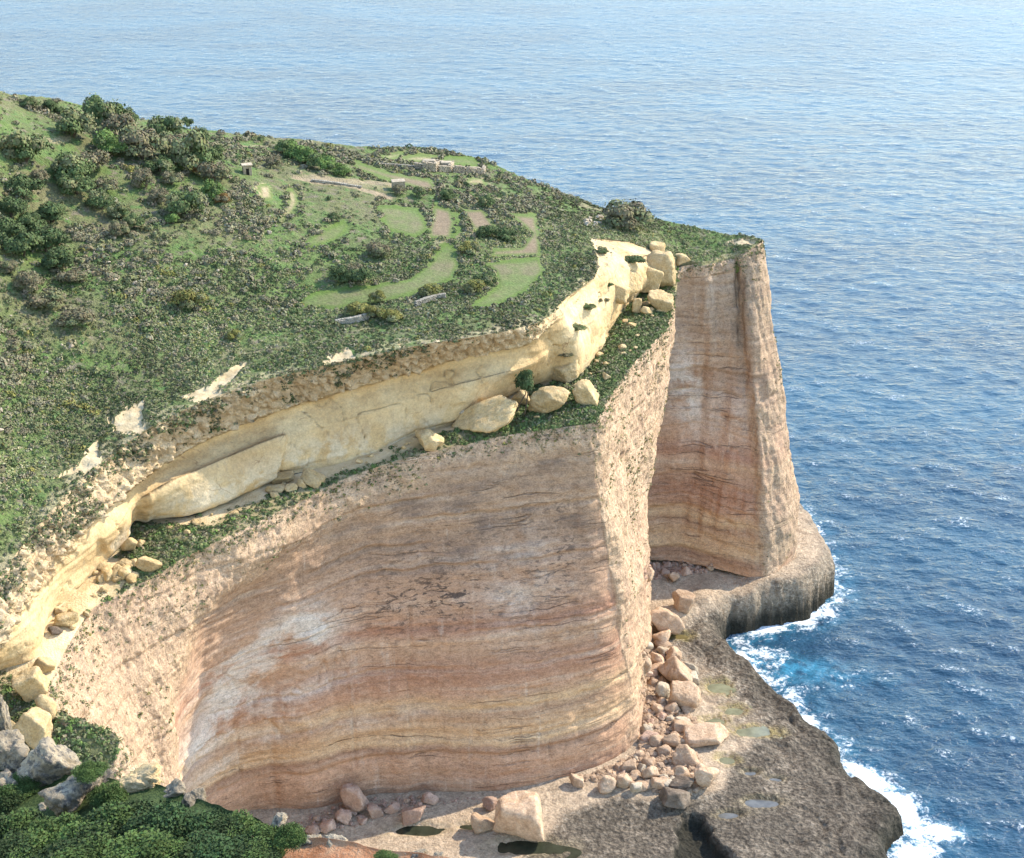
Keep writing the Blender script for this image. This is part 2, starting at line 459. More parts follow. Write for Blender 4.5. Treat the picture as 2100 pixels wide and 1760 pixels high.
M_HILL = mat_hill(); M_BARE = mat_bare(); M_YEL = mat_yellow(); M_CLIFF = mat_cliff(); M_TER = mat_terrace(); M_PLAT = mat_platform()
M_FG = mat_field('green_field', (0.105, 0.155, 0.042), (0.135, 0.158, 0.056), (0.165, 0.145, 0.078))
M_FB = mat_field('ploughed_field', (0.19, 0.145, 0.088), (0.205, 0.152, 0.095), (0.16, 0.138, 0.075))
M_FP = mat_field('stubble_field', (0.40, 0.31, 0.19), (0.34, 0.26, 0.155), (0.16, 0.14, 0.06))

# ------------------------------------------------------------------ hillside
SKYL = [(-300,110,150),(-100,160,138),(0,190,131),(100,203,127),(200,222,123),(300,245,119),(380,262,116),(500,276,112),(640,290,108.5),(750,300,106.3),(880,306,104),
        (980,326,101.3),(1100,374,98.2),(1180,405,96.8),(1250,430,95.6),(1330,448,94.3),(1400,461,93.2),(1480,478,92.3),(1540,487,92.4),(1563,493,92.7)]
HIN = [(620,620,101.5),(900,530,103.2),(930,500,104),(1000,620,101),(1110,540,101.2),(1090,440,102),(900,430,105),(540,390,112),(600,400,110),(850,330,104.5),(1000,370,102),
       (0,500,115),(0,350,124),(0,700,105.5),(0,900,97.5),(400,700,101),(400,500,110),(400,400,114),(400,310,116.5),(200,300,122),(300,800,98),(100,850,97.5),(700,700,100.2),(700,500,106),
       (700,400,108.5),(700,340,108.5),(-150,700,112),(-150,1000,98),(1200,470,99.5),(1350,500,93.5),(800,620,101.8),(200,620,107)]
HEDX = np.vstack([HED, [P(1400,533,90.2), P(1440,537,89.9), P(1496,526,90.0), P(1524,516,91.3), P(1557,497,92.5)]])
SKYP = np.array([P(*a) for a in SKYL])
_c = np.vstack([HEDX, SKYP, [P(*a) for a in HIN]])
def _phi(a, b):
    r = np.hypot(a[:, None, 0] - b[None, :, 0], a[:, None, 1] - b[None, :, 1]) / 100 + 1e-9
    return r * r * np.log(r)
_A = np.zeros((len(_c) + 3, len(_c) + 3)); _n = len(_c)
_A[:_n, :_n] = _phi(_c, _c) + 0.004 * np.eye(_n)
_A[:_n, _n] = 1; _A[:_n, _n + 1:] = _c[:, :2] / 100; _A[_n:, :_n] = _A[:_n, _n:].T
_w = np.linalg.solve(_A, np.concatenate([_c[:, 2], [0, 0, 0]]))
def hill_z(X, Y):
    q = np.stack([np.ravel(X), np.ravel(Y)], 1)
    out = np.empty(len(q))
    for i in range(0, len(q), 40000):
        b = q[i:i + 40000]
        out[i:i + 40000] = _phi(b, _c) @ _w[:_n] + _w[_n] + (b / 100) @ _w[_n + 1:]
    return out.reshape(np.shape(X))

NU, NV = 460, 360
def resample(pts, n):
    t = arc_params(pts, 0.3); c = catmull(pts, t)
    return c[np.linspace(0, len(c) - 1, n).round().astype(int)]
fr = resample(HEDX, NU); bk = resample(SKYP, NU)
v = np.linspace(0, 1, NV)[None, :, None]
G = fr[:, None, :] * (1 - v) + bk[:, None, :] * v
G[..., 2] = hill_z(G[..., 0], G[..., 1])
dF = np.linalg.norm(G[..., :2] - G[:, :1, :2], axis=2)
dB = np.linalg.norm(G[..., :2] - G[:, -1:, :2], axis=2)
G[..., 2] += (fr[:, 2] - G[:, 0, 2])[:, None] * np.exp(-dF / 6) + (bk[:, 2] - G[:, -1, 2])[:, None] * np.exp(-dB / 6)
hx, hy = proj(G)
jx = hx + 9 * fbm(G[..., 0] * .3, G[..., 1] * .3, 0, 5, 11, .65); jy = hy + 6 * fbm(G[..., 0] * .25, G[..., 1] * .25, 5, 3, 12)
FIELDS = [
 ('green', 'long curved green grass field ending in a rounded tip above the cliff scrub', [(607,618),(640,600),(700,590),(760,585),(840,570),(880,540),(900,505),(918,497),(935,510),(942,545),(925,575),(860,600),(780,622),(690,634),(620,630)]),
 ('green', 'green terraced field nearest the yellow cliff, below the brown strip', [(990,540),(1010,536),(1105,528),(1118,555),(1090,590),(1050,615),(1000,632),(956,634),(1000,600),(1020,585),(1016,560)]),
 ('brown', 'long brown field running down to the green terrace nearest the cliff', [(1040,436),(1100,440),(1110,500),(1108,527),(1005,528),(1012,510),(1070,505),(1088,480)]),
 ('brown', 'narrow brown strip field beside a green path, above the curved green field', [(890,420),(925,428),(933,455),(925,492),(880,490),(878,470)]),
 ('brown', 'small brown field bounded by a dark cactus clump', [(942,428),(990,426),(1024,472),(972,476)]),
 ('brown', 'wide brown slope of fallow ground below the ruined walls', [(715,326),(790,350),(880,366),(905,392),(870,393),(840,384),(780,365),(735,350)]),
 ('pale', 'pale stubble strip beside the small stone hut', [(528,378),(556,376),(560,410),(532,414)]),
 ('pale', 'narrow pale curved stubble strip on the upper slope', [(584,388),(606,386),(612,415),(600,440),(575,456),(580,430),(590,412)]),
 ('green', 'pale green crescent field on the middle of the slope', [(615,500),(660,470),(712,450),(718,466),(690,494),(640,510)]),
 ('pale', 'large cream field on the plateau behind the ruined walls', [(765,320),(815,311),(845,314),(800,330)]),
 ('pale', 'cream field on the plateau edge, near the sea', [(800,330),(850,316),(912,318),(880,336)]),
 ('green', 'green field on the plateau edge by the walled ruin', [(888,336),(920,318),(965,322),(992,334),(975,344)]),
 ('pale', 'bright cream patch of bare ground beneath the stone enclosure', [(945,376),(968,362),(992,362),(1002,386),(965,382)]),
 ('green', 'green grass strip between the two brown strip fields', [(927,430),(944,440),(946,470),(935,498),(926,492),(934,455)]),
 ('green', 'grassy field on the upper middle slope', [(770,420),(860,425),(880,470),(850,488),(790,470)]),
]
BARES = [
 ('forked cream rock scar in the scrub above the overhang', [(376,812),(430,794),(450,770),(484,755),(508,742),(480,776),(452,792),(470,830),(466,846),(430,838)]),
 ('cream rock scar with two prongs on the lower left slope', [(208,850),(235,862),(252,850),(248,826),(265,836),(300,820),(295,860),(314,888),(240,884)]),
 ('branching cream rock scar at the far left of the slope', [(108,976),(155,955),(190,912),(205,902),(204,930),(222,952),(182,972),(216,1004),(196,1006),(168,970)]),
 ('broad pale rock face in the scrub near the overhang', [(656,748),(685,728),(716,714),(738,735),(795,736),(760,756),(715,762)]),
 ('thin cream rock streak above the crumbling edge', [(884,690),(905,700),(945,716),(900,708)]),
 ('bare sandy patch at the very corner of the far headland', [(1488,498),(1508,490),(1545,491),(1556,495),(1545,501),(1510,504)]),
 ('short pale rock streak beside a dark shrub', [(812,706),(835,714),(860,728),(825,720)]),
]
cls = np.zeros((NU, NV), int); edge = np.zeros((NU, NV))
for i, (k, lab, poly) in enumerate(FIELDS):
    m = inpoly(jx, jy, poly); cls[m] = i + 1
    edge[m] = np.maximum(edge[m], 1 - sstep(3, 12, seg_dist(hx[m], hy[m], poly)))
for i, (lab, poly) in enumerate(BARES):
    cls[inpoly(jx, jy, poly)] = 100 + i
bare = np.zeros((NU, NV)); dirt = np.zeros((NU, NV))
nn = fbm(G[..., 0] * .3, G[..., 1] * .3, 3, 4, 21)
bare = sstep(0.0, 0.5, 1 - dF / 3.2 + nn * 1.6) * (dF < 9) * 0.45
for pl, wd, am in [([(600,365),(640,371),(700,380),(760,392),(800,405)], 3.0, .9), ([(625,366),(700,372),(790,385)], 5, .5), ([(640,364),(700,374),(770,374),(820,384)], 5, .8),
                   ([(560,720),(640,705),(700,690),(760,672)], 1.3, .5), ([(470,300),(560,298),(600,302)], 2.2, .7), ([(860,560),(840,575),(800,582)], 2, .5), ([(40,280),(110,290),(140,284)], 5, .6),
                   ([(960,430),(1010,410),(1040,400),(1030,390),(1000,375)], 1.5, .6), ([(460,690),(470,720),(440,745)], 4, .4), ([(1190,420),(1260,440)], 3, .5), ([(895,500),(915,500),(930,520)], 7, .6)]:
    d = seg_dist(hx, hy, pl, False) + nn * 3
    dirt = np.maximum(dirt, am * (1 - sstep(wd * .5, wd * 1.6, d)))
flat = (cls > 0) & (cls < 100)
amp = np.where(flat, 0.05, 1.0)
for _ in range(3):
    amp[1:-1, 1:-1] = (amp[:-2, 1:-1] + amp[2:, 1:-1] + amp[1:-1, :-2] + amp[1:-1, 2:] + 2 * amp[1:-1, 1:-1]) / 6
G[..., 2] += amp * (0.55 * fbm(G[..., 0] * .12, G[..., 1] * .12, 0, 4, 31) + 0.35 * fbm(G[..., 0] * .7, G[..., 1] * .7, 0, 3, 32)) * sstep(0, 4, dF)
G[..., 2] -= np.where(cls >= 100, 0.6 * sstep(0, .5, nn + .5), 0)
# seaward slope behind the skyline
sk = []
bdir = np.gradient(bk[:, :2], axis=0); bdir /= np.linalg.norm(bdir, axis=1, keepdims=True) + 1e-9
bn = np.stack([-bdir[:, 1], bdir[:, 0]], 1)
for q, (o_, f_) in enumerate([(3, .985), (9, .93), (20, .82), (40, .5), (62, .2), (80, -.03)]):
    a = bk.copy(); tap = np.interp(np.linspace(0, 1, NU), [0, .72, .9, 1], [1, 1, .12, .03])[:, None]; a[:, :2] += bn * o_ * tap; a[:, 2] = G[:, -1, 2] * f_ + 1.5 * fbm(a[:, 0] * .1, a[:, 1] * .1, q, 3, 33); sk.append(a)
fdir = np.gradient(fr[:, :2], axis=0); fdir /= np.linalg.norm(fdir, axis=1, keepdims=True) + 1e-9
fs = fr.copy(); fs[:, 2] -= np.where(np.arange(NU) > NU * .86, 5, .25); fs[:, :2] += np.stack([-fdir[:, 1], fdir[:, 0]], 1) * .6
GS = np.concatenate([fs[:, None], G, np.stack(sk, 1)], 1)
NV2 = GS.shape[1]
padf = lambda a, fill=0: np.concatenate([np.full((NU, 1), fill, a.dtype), a, np.full((NU, len(sk)), fill, a.dtype)], 1)
cls2 = padf(cls); HA = {'bare': padf(bare).ravel(), 'dirt': padf(dirt).ravel(), 'edge': padf(edge).ravel()}
F = grid_faces(NU, NV2)[:, ::-1]
HV = GS.reshape(-1, 3); fc = cls2.ravel()[F[:, 0]]
HILL_OBJS = []
def sub(name, mask, mat, attrs):
    f = F[mask]; u, inv = np.unique(f, return_inverse=True)
    return link(name, np_mesh(name, HV[u], inv.reshape(f.shape), mat, attrs={k: HA[k][u] for k in attrs}))
o = sub('hillside', fc == 0, M_HILL, ['bare', 'dirt']); struct(o, 'green scrubby hillside sloping down to the cliff edge', 'hillside'); HILL_OBJS.append(o)
for i, (k, lab, poly) in enumerate(FIELDS):
    if (fc == i + 1).sum() > 3:
        o = sub('field', fc == i + 1, {'green': M_FG, 'brown': M_FB, 'pale': M_FP}[k], ['edge']); struct(o, lab, 'field'); HILL_OBJS.append(o)
for i, (lab, poly) in enumerate(BARES):
    if (fc == 100 + i).sum() > 3:
        o = sub('bare_rock', fc == 100 + i, M_BARE, []); struct(o, lab, 'rock'); HILL_OBJS.append(o)

# ------------------------------------------------------------------ yellow wall with its overhang and crumbling lip
def lerp(a, b, t): return a + (b - a) * t
overh = np.array([0,0,0,0,0,0,.1,.1,.15,.2,.5,1,1,1,1,1,1,1,.6,.15,0,0,0,0,0,0,0])     # how hollow the wall is
ledge = np.array([0,0,0,0,0,0,0,0,0,.2,.7,1,1,1,.2,.15,.4,.6,.8,.4,0,0,0,0,0,0,0])      # how far the lower wall stands forward
crum = np.array([1,1,1,1,1,1,1,1,1,1,1,1,1,1,1,1,1,.9,.7,.4,.25,.15,.1,.1,.1,.1,.1])
tg = np.gradient(LIP[:, :2], axis=0); tg /= np.linalg.norm(tg, axis=1, keepdims=True)
for _ in range(2): tg[1:-1] = (tg[:-2] + tg[1:-1] + tg[2:]) / 3
NRM = np.stack([tg[:, 1], -tg[:, 0], 0 * tg[:, 0]], 1)
NRM /= np.linalg.norm(NRM, axis=1, keepdims=True)
prof = [(0, -1.2, -.4), (.03, -1.6, -.6), (.08, -.7, .9), (.14, .1, 1.6), (.35, .2, 1.9), (.56, 0, 2.0), (.60, -.2, 1.8), (.64, -.6, .9), (.74, -1.6, -.1), (.82, -2.5, -.6), (.90, -2.3, -.6), (.97, -.7, -.1), (1, .1, 0)]
K = []
for t, oo, ll in prof:
    notch = np.where((np.arange(NS) >= 11) & (np.arange(NS) <= 13), 1.0, .12) if t < .1 else 1.0
    K.append(lerp(YB, LIP, t) + NRM * (oo * overh * notch)[:, None])
for t, up in [(.12, .25), (.35, .1), (.65, -.25), (1, 0)]:
    q = lerp(LIP, HED, t); q[:, 2] += up * crum * 1.2; K.append(q)
K[-1][:, 2] += .02
YK = np.stack(K, 1)                                                     # stations x rows x 3
rowt = np.array([p_[0] for p_ in prof] + [1.12, 1.35, 1.65, 2.0])
tu = arc_params(YK[:, 7], 0.33)
tv_n = np.interp(np.linspace(0, 1, 100), np.linspace(0, 1, 17), np.arange(17))
A = catmull(YK, tu)
A = np.swapaxes(catmull(np.swapaxes(A, 0, 1), tv_n), 0, 1)
tr = np.interp(tv_n, np.arange(17), rowt)[None, :] + 0 * tu[:, None]
cr_u = np.interp(tu, np.arange(NS), crum)[:, None]; nu_ = np.interp(tu, np.arange(NS), np.arange(NS))[:, None]
x, y, z = A[..., 0], A[..., 1], A[..., 2]
lipn = 0.06 * fbm(x * .5, y * .5, z * .1, 4, 41)
rough = sstep(0.985, 1.03, tr + lipn) * np.clip(cr_u, 0, 1)
leftband = (1 - sstep(7.5, 10, nu_)) * sstep(.72, .9, tr + 3 * lipn); rough = np.clip(np.maximum(rough, leftband), 0, 1)
N = grid_normals(A); sgn = 1 if (N[:, 40] * catmull(NRM, tu)).sum() > 0 else -1
N *= sgn
lp = np.interp(tr[0], [p_[0] for p_ in prof], [p_[2] for p_ in prof])[None, :] * (tr <= 1)
nuj = nu_ + .10 * fbm(x * .4, y * .4, z * .4, 3, 48)
lw = sstep(10.75, 11.0, nuj) * (1 - sstep(13.05, 13.16, nuj)) * .95 + .5 * sstep(15.2, 16.5, nuj) * (1 - sstep(18.6, 19.2, nuj)) + .35 * sstep(9.3, 9.45, nuj) * (1 - sstep(10.2, 10.6, nuj))
A = A + N * (lp * lw + sstep(18.8, 20.5, nu_) * (1 - sstep(24.5, 25.5, nu_)) * 1.9 * np.sin(np.pi * np.clip(tr, 0, 1)) * (tr < 1))[..., None]
rd = 1.0 * fbm(x * .33, y * .33, z * .33, 4, 42, .6) + 1.5 * np.abs(vnoise(x * .75, y * .75, z * .75, 43)) + .8 * np.abs(vnoise(x * 1.6, y * 1.6, z * 1.6, 49)) - .8 
smd = .45 * fbm(x * .16, y * .16, z * .3, 3, 44) + .12 * fbm(x * .8, y * .8, z * 1.2, 3, 45)
rightl = sstep(18.5, 20.5, nu_)
lump = rightl * (1.0 * fbm(x * .14, y * .14, z * .16, 2, 46) - .25 * np.abs(fbm(x * .5, y * .5, z * .1, 3, 47)))
env = np.minimum(sstep(0, .02, tr), sstep(2.0, 1.86, tr) + .0)
crk = fbm(x * .09, y * .09, z * .10, 3, 40); smd = smd - .5 * sstep(.018, 0, np.abs(crk)) + .10 * vnoise(0 * x, x * .02, z * 1.3, 39)
A = A + N * ((rd * rough + smd * (1 - rough) + lump) * env)[..., None]
zf = sstep(.60, .2, tr) * sstep(.02, .12, tr)
pale = zf * ((nu_ > 9.5) * (nu_ < 14.2)) + sstep(.55, .1, tr) * (nu_ > 14.2) * (nu_ < 16.5) * .8
# the wall turns two corners at the near left: shallow vertical joints
Fq = grid_faces(*A.shape[:2])
if sgn > 0: Fq = Fq[:, ::-1]
UP_GRID = (A.copy(), rough.copy(), tr)
o = link('upper_cliff', np_mesh('upper_cliff', A.reshape(-1, 3), Fq, M_YEL, attrs={'rough': rough.ravel(), 'pale': pale.ravel()}))
struct(o, 'smooth yellow limestone wall hollowed out under a crumbling lip', 'cliff'); UPPER = o

# ------------------------------------------------------------------ terrace between the wall and the rim
K = []
mound = np.array([.5,.8,1,1,1,.6,.2,.2,.3,.5,.8,.7,.5,.3,.2,.3,.4,.6,.8,.9,.9,1,1,1,.8,.4,.1])
for t, up in [(-.06, -.2), (.0, 0), (.25, .3), (.5, .6), (.75, .6), (.93, .25), (1, 0)]:
    q = lerp(YB, RIM, t); q[:, 2] += up * mound * 1.4; K.append(q)
TK = np.stack(K, 1)
tut = arc_params(TK[:, 3], 0.5)
A = catmull(TK, tut); tvv = np.linspace(0, 6, 40)
A = np.swapaxes(catmull(np.swapaxes(A, 0, 1), tvv), 0, 1)
x, y = A[..., 0], A[..., 1]; nu_ = tut[:, None]; tr = (tvv / 6)[None, :]
A[..., 2] += .45 * fbm(x * .25, y * .25, 0, 4, 51) * np.minimum(sstep(0, .2, tr), sstep(1, .9, tr))
vegw = np.interp(tut, np.arange(NS), [.9,.9,.9,.9,.8,.6,.5,.1,.05,.2,.8,.8,.55,.6,.45,.35,.6,.85,.95,1,1,1,1,1,.9,.6,.3])[:, None]
vegt = np.interp(tut, np.arange(NS), [0,0,0,0,0,.1,.2,.8,.8,.6,.12,.15,.5,.45,.6,.55,.4,.35,.2,.1,.1,0,0,0,0,.2,.4])[:, None]
veg = sstep(-.1, .15, (tr - vegt) * 1.2 + .3 * fbm(x * .3, y * .3, 0, 4, 52)) * vegw
VEG_GRID = (A.copy(), veg.copy(), tut.copy())
N = grid_normals(A); Fq = grid_faces(*A.shape[:2])
if N[..., 2].sum() > 0: Fq = Fq[:, ::-1]
o = link('terrace_ledge', np_mesh('terrace_ledge', A.reshape(-1, 3), Fq, M_TER, attrs={'veg': veg.ravel()}))
struct(o, 'sandy and scrubby ledge between the yellow wall and the main cliff', 'ledge'); TERR = o

# ------------------------------------------------------------------ main cliff
BX = [RIM[i] + np.array(d) for i, d in [(0, (10, -4, 0)), (1, (10, -4, 0)), (2, (8, -4, 0)), (3, (7, 0, 0)), (4, (7, 2, 0)), (5, (8, 2, 0)), (6, (7, 0, 0)), (7, (7, 0, 0)), (8, (6, 0, 0)), (9, (4, 3, 0))]]
for b in BX: b[2] = 3.0
BX += [np.array([-62.5, 233, 3.]), np.array([-58.5, 242, 3.])]
BX += [P(*b) for b in [(520,1665,4),(640,1660,4),(720,1642,4),(870,1626,4),(940,1628,4),(1035,1630,4),(1170,1600,4),(1250,1570,4),(1308,1535,4),(1315,1500,4),(1318,1430,4),(1322,1380,4),(1325,1320,4),(1300,1200,10),(1308,1150,12),
       (1400,1148,12),(1530,1180,12),(1570,1187,12),(1603,1187,12),(1660,1161,12.3)]]
BX += [P(1662,1157,12.3) + np.array([1, 6, -6]), np.array([80., 378, 0]), np.array([58., 392, 0])]
BX = np.array(BX); BX[:, 2] -= .8; BX[29:33, 2] -= 1.6; BX[30:33, :2] += np.array([[-1.0, 1.6], [-2.6, 3.6], [-2.6, 3.6]])
# per station: bottom of the crumbling band (fraction of height), offset there, below it, in the middle, low down
PR = [(1,3,3,3,1)]*6 + [(1,4,4,4,2), (1,4.5,4.5,5,2.5), (1,4,5,6,3), (.7,4,5.2,5.2,2.5), (.30,4.2,3.2,.6,-.3), (.16,3.2,1.8,-2.2,-1.4), (.115,2.6,.9,-2.3,-1.4), (.085,1.6,.1,-1.8,-1), (.075,1.1,0,-1.2,-.8), (.06,.7,0,-.6,-.3),
      (.05,.5,0,0,0), (.05,.5,0,.3,.4), (.05,.4,.2,.6,.8), (.06,.4,.3,.8,.5), (.9,0,.6,1.0,.2), (1,0,1.0,1.4,.5), (1,0,.3,.4,.3), (1,0,-.5,-.8,0), (1,0,-.5,-2.5,-.5), (.5,0,0,-2,-.5), (.05,0,0,-2,-2),
      (.03,0,0,-2.5,-2.2), (.03,0,0,-1.6,-1), (.03,-2.8,-2.8,-1.6,-.6), (.06,.3,.3,.2,.2), (.3,.5,.6,.5,.4), (1,0,.6,.8,.4), (1,0,0,0,0), (1,0,0,0,0)]
PR = np.array(PR, float)
n_st = len(RIMX); assert len(BX) == n_st == len(PR), (len(BX), n_st, len(PR))
tg = np.gradient(RIMX[:, :2], axis=0); tg2 = np.gradient(BX[:, :2], axis=0); tg = tg / (np.linalg.norm(tg, axis=1, keepdims=True) + 1e-6) + tg2 / (np.linalg.norm(tg2, axis=1, keepdims=True) + 1e-6)
CN = np.stack([tg[:, 1], -tg[:, 0], 0 * tg[:, 0]], 1); CN /= np.linalg.norm(CN, axis=1, keepdims=True) + 1e-6
CN[26] = CN[27]
tt = np.array([0, .02, .05, .09, .14, .2, .27, .35, .45, .55, .65, .75, .84, .91, .96, .985, 1.0])
K = []
for t in tt:
    off = np.empty(n_st)
    for i in range(n_st):
        rb = PR[i, 0]
        xs = [0, min(rb, .3), min(rb, .3) + .05, .55, .84, .96, 1.0] ; ys = [0, PR[i, 1], PR[i, 2], PR[i, 3], PR[i, 4], -.3, -.6]
        off[i] = np.interp(t, xs, ys)
    K.append(lerp(RIMX, BX, t) + CN * off[:, None])
CK = np.stack(K, 1)
tu = arc_params(RIMX * .5 + BX * .5, 0.36)
A = catmull(CK, tu)
nv = 230
tv_ = np.linspace(0, 1, nv); tvn = np.interp(tv_, tt, np.arange(len(tt)))
A = np.swapaxes(catmull(np.swapaxes(A, 0, 1), tvn), 0, 1)
x, y, z = A[..., 0], A[..., 1], A[..., 2]; nu_ = tu[:, None]; tr = tv_[None, :]
N = grid_normals(A); CNu = catmull(CN, tu)
sg = np.sign((N[:, nv // 2] * CNu).sum()); N *= sg
rbu = np.interp(tu, np.arange(n_st), PR[:, 0])[:, None]
rb_n = rbu + .10 * fbm(x * .11, y * .11, z * .11, 5, 61, .6)
rough = 1 - sstep(-.03, .05, tr - rb_n)
rough = np.where(rbu > .88, 1, rough)
nub = nu_ + .9 * fbm(x * .02, y * .02, z * .09, 5, 73, .6)
buttr = sstep(19.5, 20.2, nub) * (1 - sstep(24.6, 25.3, nu_)); rough = np.maximum(rough, buttr)
lowclean = buttr * sstep(.45, .75, tr + .3 * fbm(x * .1, y * .1, z * .05, 3, 60)) * .45
tip = sstep(30.6, 31.2, nu_); pil = sstep(28.6, 29.2, nu_) * sstep(-.1, .25, fbm(x * .1, y * .1, z * .06, 4, 72) + .25 * sstep(.6, .2, tr)); rough = np.maximum(np.maximum(rough * (1 - sstep(25.5, 26.3, nu_) * (tr > .04)), tip * .8), pil * .8)
zq = z + 3 * fbm(x * .03, y * .03, 0, 3, 62) + .8 * fbm(x * .15, y * .15, z * .1, 3, 63)
strata = .17 * vnoise(0 * zq, x * .01, zq * .45, 64) + .12 * vnoise(0 * zq, x * .015, zq * 1.1, 65)
d_s = strata + .7 * fbm(x * .06, y * .06, z * .03, 3, 66) + .16 * fbm(x * .5, y * .5, z * .6, 3, 67) + .5 * fbm(x * .2, y * .2, z * .28, 4, 59, .6) - .55 * sstep(.12, .0, np.abs(fbm(x * .05, y * .05, z * .008, 3, 68))) * .6
d_r = 1.0 * fbm(x * .16, y * .16, z * .10, 4, 69, .55) + .5 * fbm(x * .55, y * .55, z * .40, 4, 70, .65) + .35 * np.abs(fbm(x * 1.3, y * 1.3, z * .8, 2, 71))
env = sstep(0, .012, tr) * 1.0
bed = 0
for zb, wb, db in [(13.5, .5, .7), (17.5, .35, .45), (24, .5, .8), (27.5, .3, .5), (33, .4, .5), (41, .35, .45), (46, .4, .6), (52, .5, .8), (55.5, .4, .7), (58, .35, .6), (61, .4, .7), (66, .4, .6), (70, .4, .6)]:
    mk = sstep(-.12, .18, fbm(x * .025 + zb, y * .025, 0 * z, 4, 74))
    dz = zq - zb
    bed = bed - db * mk * np.exp(-(dz / wb) ** 2) + .45 * db * mk * np.exp(-((dz - wb * 2.2) / (wb * 1.3)) ** 2)
crv = fbm(x * .07, y * .07, z * .012, 4, 75); bed = bed - .45 * sstep(.022, .0, np.abs(crv)) * sstep(.15, .35, fbm(x * .04, y * .04, z * .05, 3, 76))
ub = sstep(19.0, 20.5, nu_) * (1 - sstep(25, 26, nu_)); gul = sstep(26, 27.5, nu_)
low_f = 1.9 * ub * fbm(x * .07, y * .07, z * .06, 4, 77) + gul * (1.3 * fbm(x * .13, y * .13, z * .015, 4, 78) + 1.2 * np.abs(fbm(x * .22, y * .22, z * .02, 3, 58)) + .8 * np.abs(fbm(x * .3, y * .3, z * .05, 3, 79)))
A = A + N * ((d_s * (1 - rough) + d_r * rough + bed * (1 - .55 * rough) * (1 - .6 * gul) + low_f * (1 - gul * sstep(.80, .97, tr))) * env)[..., None]
qx, qy = proj(A)
def blob(cx, cy, rx, ry, ang=0):
    c_, s_ = math.cos(R(ang)), math.sin(R(ang)); dx = qx - cx; dy = qy - cy
    return np.exp(-(((dx * c_ + dy * s_) / rx) ** 2 + ((-dx * s_ + dy * c_) / ry) ** 2))
main = (nu_ > 9.5) & (nu_ < 20.2); farw = (nu_ > 25.5)
white = np.clip(.8 * blob(440, 1500, 110, 22, -42) + .7 * blob(600, 1425, 110, 18, -18) + .7 * blob(480, 1560, 110, 16, -30) + .5 * blob(740, 1480, 130, 14, -10) + 1.2 * blob(560, 1330, 120, 45, -30) + 1.0 * blob(470, 1430, 90, 50, -48) + .25 * blob(400, 1540, 40, 90, 15) + .6 * blob(640, 1290, 60, 50) + .5 * blob(1060, 1190, 60, 90, 10) + .4 * blob(560, 1480, 80, 20, -20), 0, 1) * main \
      + np.clip(1.0 * blob(1405, 790, 38, 100, -12) + .4 * blob(1500, 860, 50, 60), 0, 1) * farw
speck = np.clip(1.1 * blob(900, 1230, 230, 75, -8) + .7 * blob(1150, 1130, 60, 120) + .5 * blob(950, 1100, 250, 40, -12), 0, 1) * main
dark = np.clip(.2 * blob(1440, 640, 120, 90) + 1.0 * blob(1000, 1080, 300, 90, -10) + .9 * blob(1150, 1150, 60, 140, 5) + .6 * blob(820, 1040, 180, 40, -15) + .8 * blob(1100, 930, 160, 50, -6), 0, 1)
grey = np.clip(.9 * blob(1610, 1100, 60, 100) + 1.0 * blob(1535, 600, 45, 130) + .6 * blob(1440, 620, 50, 60) + .6 * blob(1580, 850, 40, 160), 0, 1) * farw
Fq = grid_faces(*A.shape[:2])
if sg > 0: Fq = Fq[:, ::-1]
rough = np.clip(rough - lowclean, 0, 1)
o = link('main_cliff', np_mesh('main_cliff', A.reshape(-1, 3), Fq, M_CLIFF, attrs={'rough': rough.ravel(), 'white': white.ravel(), 'speck': speck.ravel(), 'dark': dark.ravel(), 'grey': grey.ravel()}))
struct(o, 'tall banded limestone cliff curving round to a buttress and a far headland', 'cliff'); CLIFF = o
CLIFF_GRID = (A, rough, tu, N)

# ------------------------------------------------------------------ rock platform at the foot of the cliff
WATER = [(1790,1900),(1812,1790),(1822,1745),(1846,1712),(1838,1680),(1805,1655),(1770,1625),(1735,1602),(1722,1575),(1712,1548),(1690,1528),(1655,1500),(1632,1470),(1595,1440),(1560,1418),(1530,1390),(1505,1368),(1492,1340),
         (1486,1322),(1505,1300),(1545,1296),(1560,1282),(1600,1280),(1645,1273),(1688,1242),(1704,1218),(1698,1192),(1688,1168),(1678,1150)]
WP = [P(a, b, 0.0)[:2] for a, b in WATER] + [np.array([83., 385]), np.array([68., 430]), np.array([20., 430]), np.array([-120., 330]), np.array([-120., 150]), np.array([40., 150])]
WP = np.array(WP)
gx = np.arange(-78, 112, .42); gy = np.arange(186, 376, .42)
X, Y = np.meshgrid(gx, gy, indexing='ij')
wobx = X + 1.6 * fbm(X * .15, Y * .15, 0, 4, 81); woby = Y + 1.6 * fbm(X * .15, Y * .15, 9, 4, 82)
ins = inpoly(wobx, woby, WP); dw = seg_dist(wobx, woby, WP) * np.where(ins, 1, -1)
HP = [(700,1700,3.6),(900,1660,4.2),(1100,1620,4.6),(1300,1600,5.2),(1400,1560,5.2),(1450,1450,5.5),(1420,1370,6.2),(1350,1300,7.5),(1380,1240,10.5),(1450,1215,12),(1600,1195,12.2),(1650,1175,12.4),(1680,1168,12.4),(1330,1200,11.5),
      (1560,1450,4.6),(1640,1560,4.4),(1750,1650,4.6),(1820,1700,4.6),(1600,1700,4.4),(1450,1690,3.4),(1300,1720,3.2),(1440,1290,8.0),(1480,1300,5)]
hp = np.array([P(*a) for a in HP])
wgt = 1 / (np.hypot(X[..., None] - hp[:, 0], Y[..., None] - hp[:, 1]) ** 2.6 + 4)
H = (wgt * hp[:, 2]).sum(-1) / wgt.sum(-1)
far_ = sstep(7.5, 10, H)
